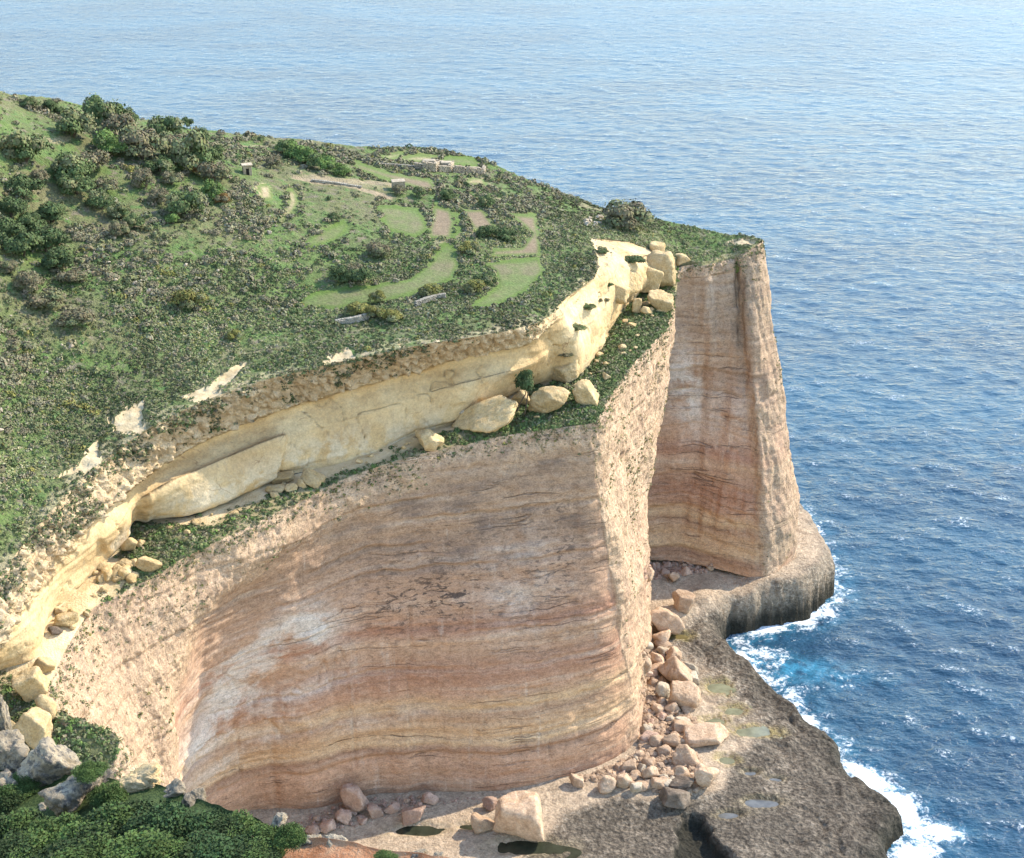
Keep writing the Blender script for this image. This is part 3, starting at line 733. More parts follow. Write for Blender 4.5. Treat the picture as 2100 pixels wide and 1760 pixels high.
H = H + .5 * fbm(X * .09, Y * .09, 0, 4, 83) * (1 - far_ * .5) + (.75 * fbm(X * .42, Y * .42, 0, 4, 84, .65) + .9 * fbm(X * .13, Y * .13, 4, 3, 89)) * sstep(30, 8, dw) * (1 - .6 * far_) - .5 * sstep(.10, 0, np.abs(fbm(X * .09, Y * .09, 7, 3, 80))) * sstep(34, 10, dw) * (1 - far_)
side = lerp(2.2, 2.4, far_)
prof_ = sstep(-.4, 1, dw / side)
Z = np.where(dw > 0, H * prof_ ** lerp(.6, .38, far_), -2.5 * sstep(0, -3, dw)) 
px_, py_ = proj(np.stack([X, Y, Z], -1))
POOLS = [(1470,1408,26,13,'pale green rock pool at the foot of the boulder pile',1),(1506,1453,26,10,'oval green rock pool in the middle of the platform',1),(1466,1476,26,9,'milky green rock pool beside the flat-topped slab',1),(1545,1497,46,11,'long olive green rock pool on the brown platform',1),(1488,1556,22,9,'round pale green pool below the flat slab',1),
         (1395,1303,28,8,'brown pool beneath the big upper boulder',2),(1540,1580,18,6,'small grey pool among pitted rock',0),(1560,1645,40,8,'grey sky-coloured puddle on the dark outer platform',0),(1500,1668,30,7,'pale grey puddle near the dark inlet',0),(1590,1595,18,5,'little grey puddle near the platform edge',0),
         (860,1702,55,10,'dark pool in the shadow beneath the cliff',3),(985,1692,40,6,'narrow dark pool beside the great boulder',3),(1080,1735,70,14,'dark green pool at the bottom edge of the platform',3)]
poolm = np.zeros(X.shape); PZ = []
for cx, cy, rx, ry, lab, kd in POOLS:
    k = np.argmin((px_ - cx) ** 2 + (py_ - cy) ** 2); cX, cY, cZ = X.flat[k], Y.flat[k], H.flat[k]
    rX = rx * 340 / FPX * (330 / 340); rY = ry * 340 / FPX / math.sin(R(35)) 
    dd = np.hypot((X - cX) / rX, (Y - cY) / rY) + .35 * fbm(X * .3, Y * .3, 3, 3, 85)
    m = sstep(1.3, .55, dd); 
    Z = np.where(m > 0, lerp(Z, cZ - .75, m), Z); poolm = np.maximum(poolm, sstep(1.9, .9, dd) * (1 if kd in (1, 2) else .3)); PZ.append((cX, cY, cZ - .60, rX * 1.3, rY * 1.3, lab, kd))
DK = [(1085,1730),(1150,1668),(1250,1634),(1400,1645),(1480,1612),(1500,1545),(1580,1490),(1700,1500),(1900,1700),(1900,1830),(1060,1830)]
wdk = sstep(-18, 22, np.where(inpoly(px_, py_, DK), 1, -1) * seg_dist(px_, py_, DK) + 22 * fbm(X * .12, Y * .12, 2, 3, 78))
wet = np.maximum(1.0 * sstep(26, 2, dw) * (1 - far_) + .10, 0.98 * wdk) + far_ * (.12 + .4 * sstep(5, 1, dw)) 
# cave-like inlet at the bottom; its shade is painted dark through the side mask
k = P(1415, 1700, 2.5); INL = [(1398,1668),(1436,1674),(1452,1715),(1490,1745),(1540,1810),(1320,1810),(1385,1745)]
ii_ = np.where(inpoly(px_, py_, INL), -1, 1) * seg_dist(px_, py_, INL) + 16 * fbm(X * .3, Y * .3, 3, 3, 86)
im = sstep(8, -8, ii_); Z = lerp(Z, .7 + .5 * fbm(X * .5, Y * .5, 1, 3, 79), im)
Z = np.maximum(Z, -3)
A = np.stack([X, Y, Z], -1)
jit = sstep(side * 2, 0, np.abs(dw))
A[..., 0] += .5 * fbm(X * .4, Y * .4, Z * .5, 3, 87) * jit; A[..., 1] += .5 * fbm(X * .4, Y * .4, Z * .5 + 9, 3, 88) * jit
keepv = dw > -4
Fq = grid_faces(*X.shape)[:, ::-1]; kf = keepv.ravel()[Fq].all(1)
Fq = Fq[kf]; u, inv = np.unique(Fq, return_inverse=True)
me = np_mesh('rock_platform', A.reshape(-1, 3)[u], inv.reshape(Fq.shape), M_PLAT, attrs={'wet': wet.ravel()[u], 'pool': poolm.ravel()[u], 'side': np.maximum(sstep(7, 1.5, dw), im * 1.5).ravel()[u]})  # side also covers the inlet floor, to paint its shade
if me.polygons[len(me.polygons) // 2].normal.z < 0: me.flip_normals()
o = link('rock_platform', me); struct(o, 'low brown rock platform between the cliff foot and the sea', 'rock platform'); PLAT = o

def mat_pool(name, col, rough=.06):
    s = NT(name); n = s.noise(s.pos(), .5, 3)
    c = s.mix(s.rng(n, .3, .7), col, tuple(a * .6 for a in col))
    s.b.inputs['Specular IOR Level'].default_value = .5
    return s.done(c, rough, s.bump(s.noise(s.pos(), 2.5, 2), .02, .4))
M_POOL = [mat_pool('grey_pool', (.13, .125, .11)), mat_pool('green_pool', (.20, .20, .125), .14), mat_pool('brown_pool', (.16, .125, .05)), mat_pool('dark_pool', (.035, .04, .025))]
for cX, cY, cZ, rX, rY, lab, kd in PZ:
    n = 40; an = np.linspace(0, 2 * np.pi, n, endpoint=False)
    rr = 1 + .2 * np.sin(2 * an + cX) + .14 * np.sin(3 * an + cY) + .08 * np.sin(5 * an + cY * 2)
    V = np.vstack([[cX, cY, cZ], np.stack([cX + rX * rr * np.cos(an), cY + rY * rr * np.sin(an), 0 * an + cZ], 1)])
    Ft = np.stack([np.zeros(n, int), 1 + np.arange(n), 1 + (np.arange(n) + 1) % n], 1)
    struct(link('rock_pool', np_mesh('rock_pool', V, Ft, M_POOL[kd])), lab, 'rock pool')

# ------------------------------------------------------------------ sea
def ocean(N_, L, wind, wdir, seed, small):
    r_ = np.random.default_rng(seed)
    k1 = np.fft.fftfreq(N_, 1 / N_) * 2 * np.pi / L
    KX, KY = np.meshgrid(k1, k1, indexing='ij'); k = np.hypot(KX, KY); k[0, 0] = 1e-6
    Lw = wind * wind / 9.81; cosf = (KX * wdir[0] + KY * wdir[1]) / k
    ph = np.exp(-1 / (k * Lw) ** 2) / k ** 4 * (cosf ** 2 * .85 + .15) * np.exp(-(k * small) ** 2); ph[0, 0] = 0
    h = np.fft.ifft2(np.sqrt(ph) * (r_.normal(size=(N_, N_)) + 1j * r_.normal(size=(N_, N_))))
    hh = np.fft.fft2(h.real)
    s_ = h.real.std()
    dx = np.fft.ifft2(-1j * KX / k * hh).real; dy = np.fft.ifft2(-1j * KY / k * hh).real
    J = (1 + 0 * k, np.gradient(dx, L / N_, axis=0), np.gradient(dy, L / N_, axis=1))
    return h.real / s_, dx / s_, dy / s_
def samp(T, L, X, Y):
    n = T.shape[0]; u = (X / L * n) % n; v_ = (Y / L * n) % n
    i = np.floor(u).astype(int); j = np.floor(v_).astype(int); fu = u - i; fv = v_ - j
    i %= n; j %= n; i1 = (i + 1) % n; j1 = (j + 1) % n
    return (T[i, j] * (1 - fu) + T[i1, j] * fu) * (1 - fv) + (T[i, j1] * (1 - fu) + T[i1, j1] * fu) * fv
ra = np.concatenate([170 * (3000 / 170) ** np.linspace(0, 1, 1250)[:-1], 3000 * (40000 / 3000) ** np.linspace(0, 1, 60)])
th = np.radians(np.linspace(-38, 44, 780))
RR, TH = np.meshgrid(ra, th, indexing='ij'); X = RR * np.sin(TH); Y = RR * np.cos(TH)
wd = (-.42, -.91)
h1, d1x, d1y = ocean(512, 260., 5.6, wd, 1, .25); h2, d2x, d2y = ocean(512, 83., 3.6, wd, 2, .10)
att = np.exp(-RR / 1500.); a1, a2 = .15, .125
Z = (a1 * samp(h1, 260, X, Y) + a2 * samp(h2, 83, X + 11, Y + 37) * np.exp(-RR / 600)) * att
ch = 1.0
big = samp(h1, 260, X, Y); sml = samp(h2, 83, X + 11, Y + 37)
DX = (a1 * samp(d1x, 260, X, Y) + a2 * samp(d2x, 83, X + 11, Y + 37)) * att * ch; DY = (a1 * samp(d1y, 260, X, Y) + a2 * samp(d2y, 83, X + 11, Y + 37)) * att * ch
mx = (X < 160) & (Y < 440) & (RR < 470)
dsh = np.full(X.shape, 400.); dsh[mx] = seg_dist(X[mx], Y[mx], WP) * np.where(inpoly(X[mx], Y[mx], WP), -1, 1)
sx, sy = proj(np.stack([X, Y, 0 * X], -1))
foam = .60 * sstep(13, 0, dsh) * (dsh < 40)
for cx, cy, rx, ry, am, ang in [(1690,1145,26,18,.8,10),(1715,1225,26,26,.75,0),(1645,1268,85,20,1.1,-14),(1565,1292,44,20,1.1,-10),(1545,1345,75,24,.9,5),(1570,1390,70,22,.75,20),(1625,1430,45,26,.7,30),(1660,1480,36,22,1.0,35),(1690,1520,34,18,.85,40),(1740,1575,40,22,.8,40),
                           (1800,1615,85,34,1.25,32),(1855,1660,65,36,1.15,35),(1905,1705,90,28,1.0,5),(1875,1750,65,30,1.05,0),(1740,1190,18,30,.4,0),(1690,1400,110,18,.35,6),(1580,1455,30,14,.4,40)]:
    c_, s_ = math.cos(R(ang)), math.sin(R(ang)); dx = sx - cx; dy = sy - cy
    foam = np.maximum(foam, am * np.exp(-(((dx * c_ + dy * s_) / rx) ** 2 + ((-dx * s_ + dy * c_) / ry) ** 2)))
turq = np.exp(-(((sx - 1640) / 95) ** 2 + ((sy - 1372 - .08 * (sx - 1640)) / 20) ** 2)) + .5 * np.exp(-(((sx - 1560) / 30) ** 2 + ((sy - 1310) / 14) ** 2)) + .6 * np.clip(foam, 0, 1)
swell = .9 * np.exp(-(((sx - 1590) / 60) ** 2 + ((sy - 1305) / 16) ** 2))
crest = sstep(1.1, 2.3, big * .75 + sml * .75) 
Z = Z + swell
V = np.stack([X + DX, Y + DY, Z], -1).reshape(-1, 3)
def mat_sea():
    s = NT('sea_water'); p = s.pos()
    s.b.inputs['Specular IOR Level'].default_value = .36
    s.b.inputs['IOR'].default_value = 1.33
    n = s.noise(s.scale(p, (.006, .012, 1)), 1.0, 4, .6)
    c = s.mix(s.rng(n, .35, .65), (.014, .042, .076), (.017, .066, .112))
    c = s.mix(s.math('MULTIPLY', s.attr('turq'), s.rng(s.noise(p, .25, 4, .6), .3, .65), clamp=True), c, (.040, .20, .31))
    w1 = s.noise(s.scale(p, (.6, 1.0, 1)), .75, 4, .62, .2); w2 = s.noise(s.scale(p, (.7, 1.0, 1)), 1.3, 4, .65); w3 = s.noise(s.scale(p, (.55, 1.0, 1)), .21, 4, .6)
    fz = s.noise(p, .22, 6, .72, .6); fz2 = s.noise(p, 1.1, 5, .7, .4)
    fo = s.math('ADD', s.attr('foam'), s.math('MULTIPLY', s.math('SUBTRACT', fz, .5), 2.6))
    fo = s.math('ADD', fo, s.math('MULTIPLY', s.math('SUBTRACT', fz2, .5), 1.5))
    fm = s.rng(fo, .40, 1.05)
    fm = s.math('MULTIPLY', fm, s.rng(s.attr('foam'), .05, .25))
    cap_glint = s.math('MULTIPLY', s.attr('crest'), s.rng(s.math('ADD', fz2, s.math('MULTIPLY', fz, .5)), .78, .92))  # white crest specks: foam caps plus painted sun glints
    fm = s.math('MAXIMUM', fm, s.math('MULTIPLY', cap_glint, .8))
    c = s.mix(fm, c, (.78, .82, .84))
    b = s.bump(w3, 1.7, .7); b = s.bump(w1, .5, .7, b); b = s.bump(w2, .25, .7, b)
    return s.done(c, s.math('ADD', s.rng(s.sep(p)[1], 350, 1300, .10, .27), s.math('MULTIPLY', fm, .6)), b)
Fq = grid_faces(*X.shape)
me = np_mesh('sea', V, Fq, mat_sea(), attrs={'foam': foam.ravel(), 'turq': np.clip(turq, 0, 1).ravel(), 'crest': (crest * np.exp(-RR / 900)).ravel()})
if me.polygons[5000].normal.z < 0: me.flip_normals()
struct(link('sea', me), 'choppy blue sea with white surf along the rocks', 'sea')
# ------------------------------------------------------------------ picking points on the ground
bpy.context.view_layer.update()
DG = bpy.context.evaluated_depsgraph_get()
BV = [BVHTree.FromObject(o_, DG) for o_ in HILL_OBJS + [UPPER, TERR, CLIFF, PLAT]]
def pick(px, py):
    d = Vector(ray(px, py)); best = None
    for b in BV:
        h = b.ray_cast(Vector(CAM), d)
        if h[0] is not None and (best is None or h[3] < best[3]): best = h
    if best is None: return None, None
    return np.array(best[0]), np.array(best[1])
def drop(x, y, z0=160.0):
    best = None
    for b in BV:
        h = b.ray_cast(Vector((x, y, z0)), Vector((0, 0, -1)))
        if h[0] is not None and (best is None or h[0].z > best): best = h[0].z
    return best
def slant(p): return float(np.linalg.norm(np.asarray(p) - CAM))

# ------------------------------------------------------------------ foliage
def mat_leaf(name, trans=.12):
    s = NT(name); a = s.attr('col', 'Color')
    c = s.mix(s.rng(s.noise(s.pos(), 1.3, 3, .6), .3, .7, 0, .45), a, (.10, .115, .04))
    s.b.inputs['Specular IOR Level'].default_value = .12
    g = s.n('ShaderNodeNewGeometry')
    q = s.vadd(s.scale(g.outputs['Normal'], (.55, .55, .55)), (0, 0, .5))
    nz = s.n('ShaderNodeVectorMath', operation='NORMALIZE'); s.lk(q, nz.inputs[0])
    return s.done(a, .85, nz.outputs[0])
M_LEAF = mat_leaf('foliage')
M_BARK = NT('bark').done((.10, .075, .05), .95)

def leaves(C, Rr, col, K, q, rg, hz=.8, cover=1.0, jit=.28):
    """K leaf clumps on each of n mounds: centres C (n,3), radii Rr (n,3) -> quads"""
    n = len(C)
    d = rg.normal(size=(n, K, 3)); d[..., 2] = np.abs(d[..., 2]) * hz - .12; d /= np.linalg.norm(d, axis=2, keepdims=True)
    rad = 1 - .30 * rg.random((n, K, 1)) ** 2.2
    p = C[:, None] + d * Rr[:, None] * rad
    nr = d + jit * rg.normal(size=d.shape); nr /= np.linalg.norm(nr, axis=2, keepdims=True)
    t = np.cross(nr, rg.normal(size=d.shape)); t /= np.linalg.norm(t, axis=2, keepdims=True) + 1e-9
    b = np.cross(nr, t)
    s_ = q * Rr.mean(1)[:, None, None] * (.6 + .8 * rg.random((n, K, 1)))
    V = np.stack([p - t * s_ - b * s_ * .7, p + t * s_ - b * s_ * .6, p + t * s_ * .7 + b * s_, p - t * s_ * .8 + b * s_ * .7], 2).reshape(-1, 3)
    F = np.arange(len(V)).reshape(-1, 4)
    cc = col[:, None, :] * (.86 + .38 * rg.random((n, K, 1))) * (1 + .06 * rg.normal(size=(n, K, 3)))
    cc = np.repeat(np.clip(cc, .004, 1).reshape(-1, 3), 4, 0)
    return V, F, np.hstack([cc, np.ones((len(cc), 1))])

GREY = (.185, .168, .102); OLIVE = (.145, .150, .070); DGREEN = (.088, .118, .045); YELG = (.165, .155, .045); BRIGHT = (.11, .165, .045); BROWN = (.150, .132, .075); DARK = (.062, .086, .034)

def proto(name, seed, col, K=150, q=.22, lobes=5, flat=.8):
    rg = np.random.default_rng(seed)
    C = rg.normal(size=(lobes, 3)) * (.42, .42, .12); C[:, 2] += .30; C[0] = (0, 0, .25)
    Rr = (rg.random((lobes, 1)) * .3 + .48) * np.array([[1, 1, flat]])
    cols = np.array(col) * (.75 + .5 * rg.random((lobes, 1)))
    V, F, cc = leaves(C, Rr, cols, K // lobes, q, rg)
    return np_mesh(name, V, F, M_LEAF, False, colors={'col': cc})

def tree_crown(name, seed, col, col2, lobes=15, K=190, q=.125):
    rg = np.random.default_rng(seed)
    a = rg.random(lobes) * 6.28; r_ = np.sqrt(rg.random(lobes)) * .72
    C = np.stack([r_ * np.cos(a), r_ * np.sin(a), .45 + .75 * rg.random(lobes) * (1 - .6 * r_)], 1)
    Rr = (.26 + .22 * rg.random((lobes, 1))) * np.array([[1, 1, .85]])
    cols = np.where(rg.random((lobes, 1)) < .3, np.array(col2), np.array(col)) * (.75 + .5 * rg.random((lobes, 1)))
    V, F, cc = leaves(C, Rr, cols, K, q, rg, hz=1.0)
    V2, F2, cc2 = leaves(C, Rr * 1.25, cols, K // 6, q * .7, rg, hz=1.0, jit=1.0)
    return np_mesh(name, np.vstack([V, V2]), np.vstack([F, F2 + len(V)]), M_LEAF, False, colors={'col': np.vstack([cc, cc2])})

def tube(pts, rads, n=7):
    V = []; F = []
    for i, (p_, r_) in enumerate(zip(pts, rads)):
        d = np.asarray(pts[min(i + 1, len(pts) - 1)], float) - np.asarray(pts[max(i - 1, 0)], float); d /= np.linalg.norm(d) + 1e-9
        a = np.cross(d, (0.3, .9, .1)); a /= np.linalg.norm(a); b = np.cross(d, a)
        for k in range(n):
            t = 2 * math.pi * k / n; V.append(np.asarray(p_) + r_ * (a * math.cos(t) + b * math.sin(t)))
        if i:
            for k in range(n): F.append([(i - 1) * n + k, (i - 1) * n + (k + 1) % n, i * n + (k + 1) % n, i * n + k])
    return V, F
def tubes(lst):
    V = []; F = []
    for pts, rads in lst:
        v_, f_ = tube(pts, rads); F += [[i + len(V) for i in f] for f in f_]; V += v_
    return np.array(V), np.array(F)
_tv, _tf = tubes([([(0, 0, -.3), (.03, .02, .25), (0, .05, .7)], [.07, .055, .03]), ([(.02, .02, .2), (.25, .1, .5), (.4, .15, .75)], [.04, .03, .015]), ([(.02, .03, .25), (-.22, -.08, .55), (-.35, .1, .8)], [.04, .028, .014])])
TRUNK_ME = np_mesh('trunk', _tv, _tf, M_BARK)
CROWNS = {k: [tree_crown('crown', 100 + 10 * j + i, a, b) for i in range(3)] for j, (k, a, b) in enumerate([('g', DGREEN, OLIVE), ('b', BROWN, OLIVE), ('l', BRIGHT, DGREEN), ('d', DARK, DGREEN), ('y', YELG, OLIVE), ('o', (.17, .10, .035), BROWN)])}
KN = {'g': 'dark green', 'b': 'brown-green', 'l': 'bright green', 'd': 'very dark green', 'y': 'yellow-green', 'o': 'rust-brown'}
# picture x, y of the middle, width, height share, colour, label
TREES = [
 (211,238,92,.95,'g','tallest dark green tree on the upper left skyline'),(264,244,46,.9,'g','small dark tree just right of the tallest skyline tree'),(151,266,72,.7,'g','rounded dark green tree below and left of the tallest skyline tree'),
 (225,303,68,.7,'l','bright green rounded tree in the middle of the upper thicket'),(288,308,90,.75,'b','wide brown-green tree in the middle of the upper thicket'),(246,274,72,.75,'b','brownish tree directly beneath the tallest skyline tree'),
 (337,270,62,.85,'g','green tree at the sea skyline, midway along the thicket'),(352,308,64,.8,'b','brown-tinged tree near the right end of the thicket'),(397,326,80,.95,'g','tall green tree at the right end of the thicket'),
 (432,322,54,.85,'g','green tree at the thicket end nearest the stone hut'),(413,286,42,.8,'g','small green tree on the skyline slope right of the thicket'),(383,255,28,.9,'d','lone dark little tree standing on the skyline'),
 (439,358,56,.7,'b','brown tree at the foot of the thicket near the hut'),(416,354,40,.6,'o','rusty brown bush at the foot of the thicket'),(49,316,86,.7,'g','large dark green tree at the left edge below the skyline'),
 (102,219,34,.8,'d','dark tree on the skyline near the left edge'),(60,214,42,.6,'g','low tree on the skyline nearest the left edge'),(123,229,30,.6,'d','low dark tree on the skyline beside the pale clearing'),
 (190,338,66,.65,'b','dome-shaped brown tree alone on the upper grass'),(141,352,80,.65,'g','green tree left of the dome-shaped brown tree'),(299,373,50,.75,'b','round brown tree between grass clearings'),
 (327,346,56,.7,'g','green tree above the round brown tree'),(350,370,42,.7,'b','brown tree right of the round brown tree'),(74,366,40,.6,'b','brown tree below the large tree at the left edge'),
 (155,384,72,.65,'g','dark tree in the second belt down the left slope'),(214,385,44,.7,'b','brown tree at the right end of the second belt'),(49,395,68,.65,'d','dark tree in the left shade below the left edge tree'),
 (105,444,62,.7,'d','dark tree on the left slope beside a pale bare patch'),(207,416,52,.75,'g','green tree in the line running down to the grey tufts'),(246,438,44,.7,'g','middle tree in the line running down to the grey tufts'),
 (274,458,40,.75,'g','lowest tree in the line running down to the grey tufts'),(243,475,38,.85,'b','solitary brown bush beside the white stones'),(330,409,44,.7,'b','brown bush left of the large dark bush in mid-slope'),
 (380,426,70,.8,'g','large dark bush in the middle of the slope'),(436,398,46,.8,'l','bright green bush below the rusty one'),(457,411,28,.9,'o','tall rusty reed clump below the thicket'),(352,451,30,.7,'l','small bright bush under the large dark mid-slope bush'),
 (21,433,60,.7,'d','dark tree at the left edge, halfway down the slope'),(14,482,60,.7,'d','second dark tree at the left edge, halfway down'),(63,465,60,.7,'d','dark tree in the shaded hollow at left'),
 (95,504,74,.75,'d','largest dark tree in the shaded hollow at left'),(46,511,70,.7,'d','dark tree at the bottom of the shaded hollow'),(116,540,66,.7,'d','lowest dark tree right of the shaded hollow'),
 (18,553,40,.7,'b','brown bush at the left edge below the dark hollow'),(60,584,54,.75,'b','round brown bush below the dark hollow'),(148,572,52,.5,'b','low brown bush on the grass below the dark hollow'),
 (98,620,72,.5,'b','wide brown bush in the grass lower on the left slope'),(151,662,72,.5,'b','arched brown bush lowest on the left slope'),(388,622,64,.6,'y','yellow-green bush on the grass left of the curved field'),(478,690,30,.8,'y','yellow bush beside an earthy scar'),
 (584,306,46,.6,'l','leftmost bright green bush of the hedge above the road'),(608,316,46,.6,'l','second bush of the bright hedge above the road'),(632,326,50,.6,'l','third bush of the bright hedge above the road'),(656,336,50,.6,'l','fourth bush of the bright hedge above the road'),(681,346,46,.55,'l','fifth bush of the bright hedge above the road'),(704,355,36,.5,'l','last low bush at the road end of the bright hedge'),
 (566,337,40,.6,'b','brown bush left of the bright hedge'),(777,518,44,.7,'b','lone brown bush in the middle field'),(702,567,54,.7,'d','leftmost of the dark bushes above the curved field'),(745,572,52,.7,'d','rightmost of the dark bushes above the curved field'),(726,558,44,.6,'b','bush at the top of the dark clump above the curved field'),
 (998,480,48,.55,'d','dark cactus clump beside the small brown field'),(1038,486,42,.6,'d','dark cactus clump nearest the long brown field'),(917,404,36,.7,'d','dark bush at the top of the brown strip field'),(858,397,30,.7,'g','small bush left of the brown strip field'),(819,392,28,.7,'b','brown bush below the box-like stone hut'),
 (998,416,34,.8,'g','green bush below the cream patch'),(685,448,26,.7,'g','small bush at the tip of the pale crescent field'),(970,592,40,.7,'y','yellow-green bush between the two green fields'),(996,574,46,.6,'g','green bush at the bend of the right green field'),(963,512,42,.6,'y','yellow-green bush by the path between the fields'),
 (879,599,42,.6,'y','yellow-green bush behind the right dry-stone wall'),(773,614,34,.7,'y','yellow-green bush below the curved field'),(801,650,46,.6,'y','yellow-green bush between the two dry-stone walls'),(731,637,46,.6,'y','yellow-green bush above the left dry-stone wall'),(766,644,40,.6,'y','olive bush right of the left dry-stone wall'),
 (1282,452,96,.6,'b','broad brown bush spreading on the far headland'),(1183,675,34,.4,'g','low green bush on the sloping yellow rock'),(1206,631,30,.45,'g','low bush in a hollow of the yellow rock'),(1243,617,15,.6,'b','tiny bush high on the yellow rock'),(1249,587,18,.6,'d','small dark bush at the top of the yellow rock'),
 (1229,618,13,.6,'b','tiniest bush on the yellow rock'),(1296,538,50,.35,'d','flat dark bush on the ledge behind the yellow blocks'),(1234,517,24,.6,'g','bush at the upper corner of the yellow rock'),(1160,729,30,.35,'b','flat brown bush above the rounded yellow block'),
]
rgt = np.random.default_rng(5)
for i, (cx, cy, wpx, hs, kd, lab) in enumerate(TREES):
    g_, _ = pick(cx, cy + wpx * hs * .38)
    if g_ is None: g_, _ = pick(cx, cy + wpx * hs * .6)
    if g_ is None: continue
    c_ = PY(cx, cy, g_[1]); rr = wpx / FPX * slant(g_) / 2 * (1.12 if cy > 262 else .95)
    tall = rr * 1.75 * hs
    big_ = wpx >= 38
    sc_ = (rr, rr, tall / 1.15); rz = rgt.random() * 6.28
    me_ = CROWNS[kd][i % 3]
    base = (g_[0], g_[1] + rr * .25, g_[2] - tall * .12)
    nm = 'cactus_clump' if 'cactus' in lab else ('tree' if 'tree' in lab else 'bush')
    if nm == 'tree':
        e_ = link('tree', None, loc=base, rot=(0, 0, rz), scale=sc_); tag(e_, lab, 'tree', 'trees and tall bushes on the slope')
        link('crown', me_, e_); link('trunk', TRUNK_ME, e_)
    else:
        tag(link(nm, me_, loc=base, rot=(0, 0, rz), scale=sc_), lab, 'cactus' if 'cactus' in nm else 'bush', 'trees and tall bushes on the slope')

# ------------------------------------------------------------------ small shrubs of the slope
def sample_grid(Gd, weight, n, rg):
    a = np.linalg.norm(np.cross(Gd[1:, :-1] - Gd[:-1, :-1], Gd[:-1, 1:] - Gd[:-1, :-1]), axis=2) * weight[:-1, :-1]
    p_ = a.ravel() / a.sum(); k = rg.choice(len(p_), n, p=p_); i, j = np.unravel_index(k, a.shape)
    u_ = rg.random((n, 1)); v_ = rg.random((n, 1))
    return Gd[i, j] + (Gd[i + 1, j] - Gd[i, j]) * u_ + (Gd[i, j + 1] - Gd[i, j]) * v_, i, j
rs = np.random.default_rng(11)
patch = fbm(G[..., 0] * .045, G[..., 1] * .045, 1, 4, 91); patch2 = fbm(G[..., 0] * .15, G[..., 1] * .15, 2, 3, 92)
offr = (cls == 0) & (dirt < .35) & (bare < .5) & (np.hypot(hx - 507, (hy - 356) * .8) > 14) & (np.hypot(hx - 817, (hy - 386) * .8) > 16)
fdist = np.full((NU, NV), 999.)
for k_, lab, poly in FIELDS: fdist = np.minimum(fdist, seg_dist(hx, hy, poly))
vis = (hx > -80)
low = sstep(70, 15, dF + 18 * patch)                                     # dark dense scrub next to the cliff
w_t = offr * vis * (.04 + .9 * sstep(-.12, .25, patch + .6 * patch2 + .18 * sstep(430, 560, hy) - .12 * sstep(300, 180, hx) * sstep(520, 400, hy)) + .8 * sstep(16, 4, fdist) * (hx > 580)) * (1 - .72 * low)
PLAIN = [(530,365),(760,380),(900,400),(885,520),(770,560),(660,520),(600,520),(540,470)]
w_t = w_t * np.where(inpoly(hx, hy, PLAIN), .3, 1.0) * np.where(hy < 330, .6, 1)
pts, ii, jj = sample_grid(G, w_t, 4300, rs)
lowp = low[ii, jj]
rad = (.42 + .62 * rs.random(len(pts)) ** 1.7) * np.where(lowp > .5, .85, 1.0) * (1 + .25 * (pts[:, 0] < -40))
pal = np.array([GREY, GREY, OLIVE, BROWN, DGREEN, YELG, OLIVE]); 
pr = np.where(lowp[:, None] > .5, [[.20, .12, .30, .06, .20, .06, .06]], [[.34, .22, .16, .12, .08, .02, .06]])
ci = (pr.cumsum(1) < rs.random((len(pts), 1))).sum(1).clip(0, 6)
colr = pal[ci] * (.75 + .5 * rs.random((len(pts), 1)))
qx_, qy_ = proj(pts); size = rad / np.linalg.norm(pts - CAM, axis=1)
infr = (qx_ > 5) & (qx_ < 2000) & (qy_ > 200)
order = np.argsort(-size * infr); top = order[:270]; rest = order[270:]
PROT = [[proto('shrub', 300 + 10 * i + j, pal[[0, 2, 3, 4, 5]][i], 160, .2) for j in range(2)] for i in range(5)]
cm = {0: 0, 1: 0, 2: 1, 3: 2, 4: 3, 5: 4, 6: 1}
SN = ['grey-green', 'olive green', 'brown', 'dark green', 'yellow-green']
for k in top:
    kd = cm[int(ci[k])]; r_ = rad[k] * 1.15
    o = link('shrub', PROT[kd][int(k) % 2], loc=pts[k] - (0, 0, .12 * r_), rot=(0, 0, rs.random() * 6.28), scale=(r_, r_, r_ * .95))
    tag(o, 'low rounded %s shrub among its like on the grassy slope' % SN[kd], 'shrub', '%s shrubs dotting the slope' % SN[kd])
Rr = rad[rest][:, None] * np.array([[1, 1, .85]]) * (1 + .2 * rs.normal(size=(len(rest), 3)))
V, F_, cc = leaves(pts[rest] + (0, 0, .05), Rr, colr[rest], 44, .22, rs)
# finer scrub filling the gaps near the cliff and on every rough place
w2 = offr * vis * (.02 + low * (.35 + .8 * sstep(-.2, .2, patch2)) + .35 * sstep(0, .3, patch) + .45 * sstep(10, 3, fdist) * (hx > 580))
p2, ii, jj = sample_grid(G, w2, 30000, rs)
c2 = np.array([OLIVE, DGREEN, GREY, DGREEN, YELG])[rs.choice(5, len(p2), p=[.36, .30, .22, .09, .03])] * (.7 + .5 * rs.random((len(p2), 1)))
pn = fbm(p2[:, 0] * .06, p2[:, 1] * .06, 0, 4, 93)[:, None]; c2 = c2 * (1 + .9 * pn) + np.clip(pn, 0, 1) * np.array([[.05, .035, .012]])
r2 = (.20 + .24 * rs.random((len(p2), 1))) * np.array([[1, 1, .8]])
V2, F2, cc2 = leaves(p2, r2, c2, 15, .34, rs)
o = link('scrub', np_mesh('scrub', np.vstack([V, V2]), np.vstack([F_, F2 + len(V)]), M_LEAF, False, colors={'col': np.vstack([cc, cc2])}))
tag(o, 'countless small grey and olive shrubs covering the slope', 'scrub', kind='stuff')
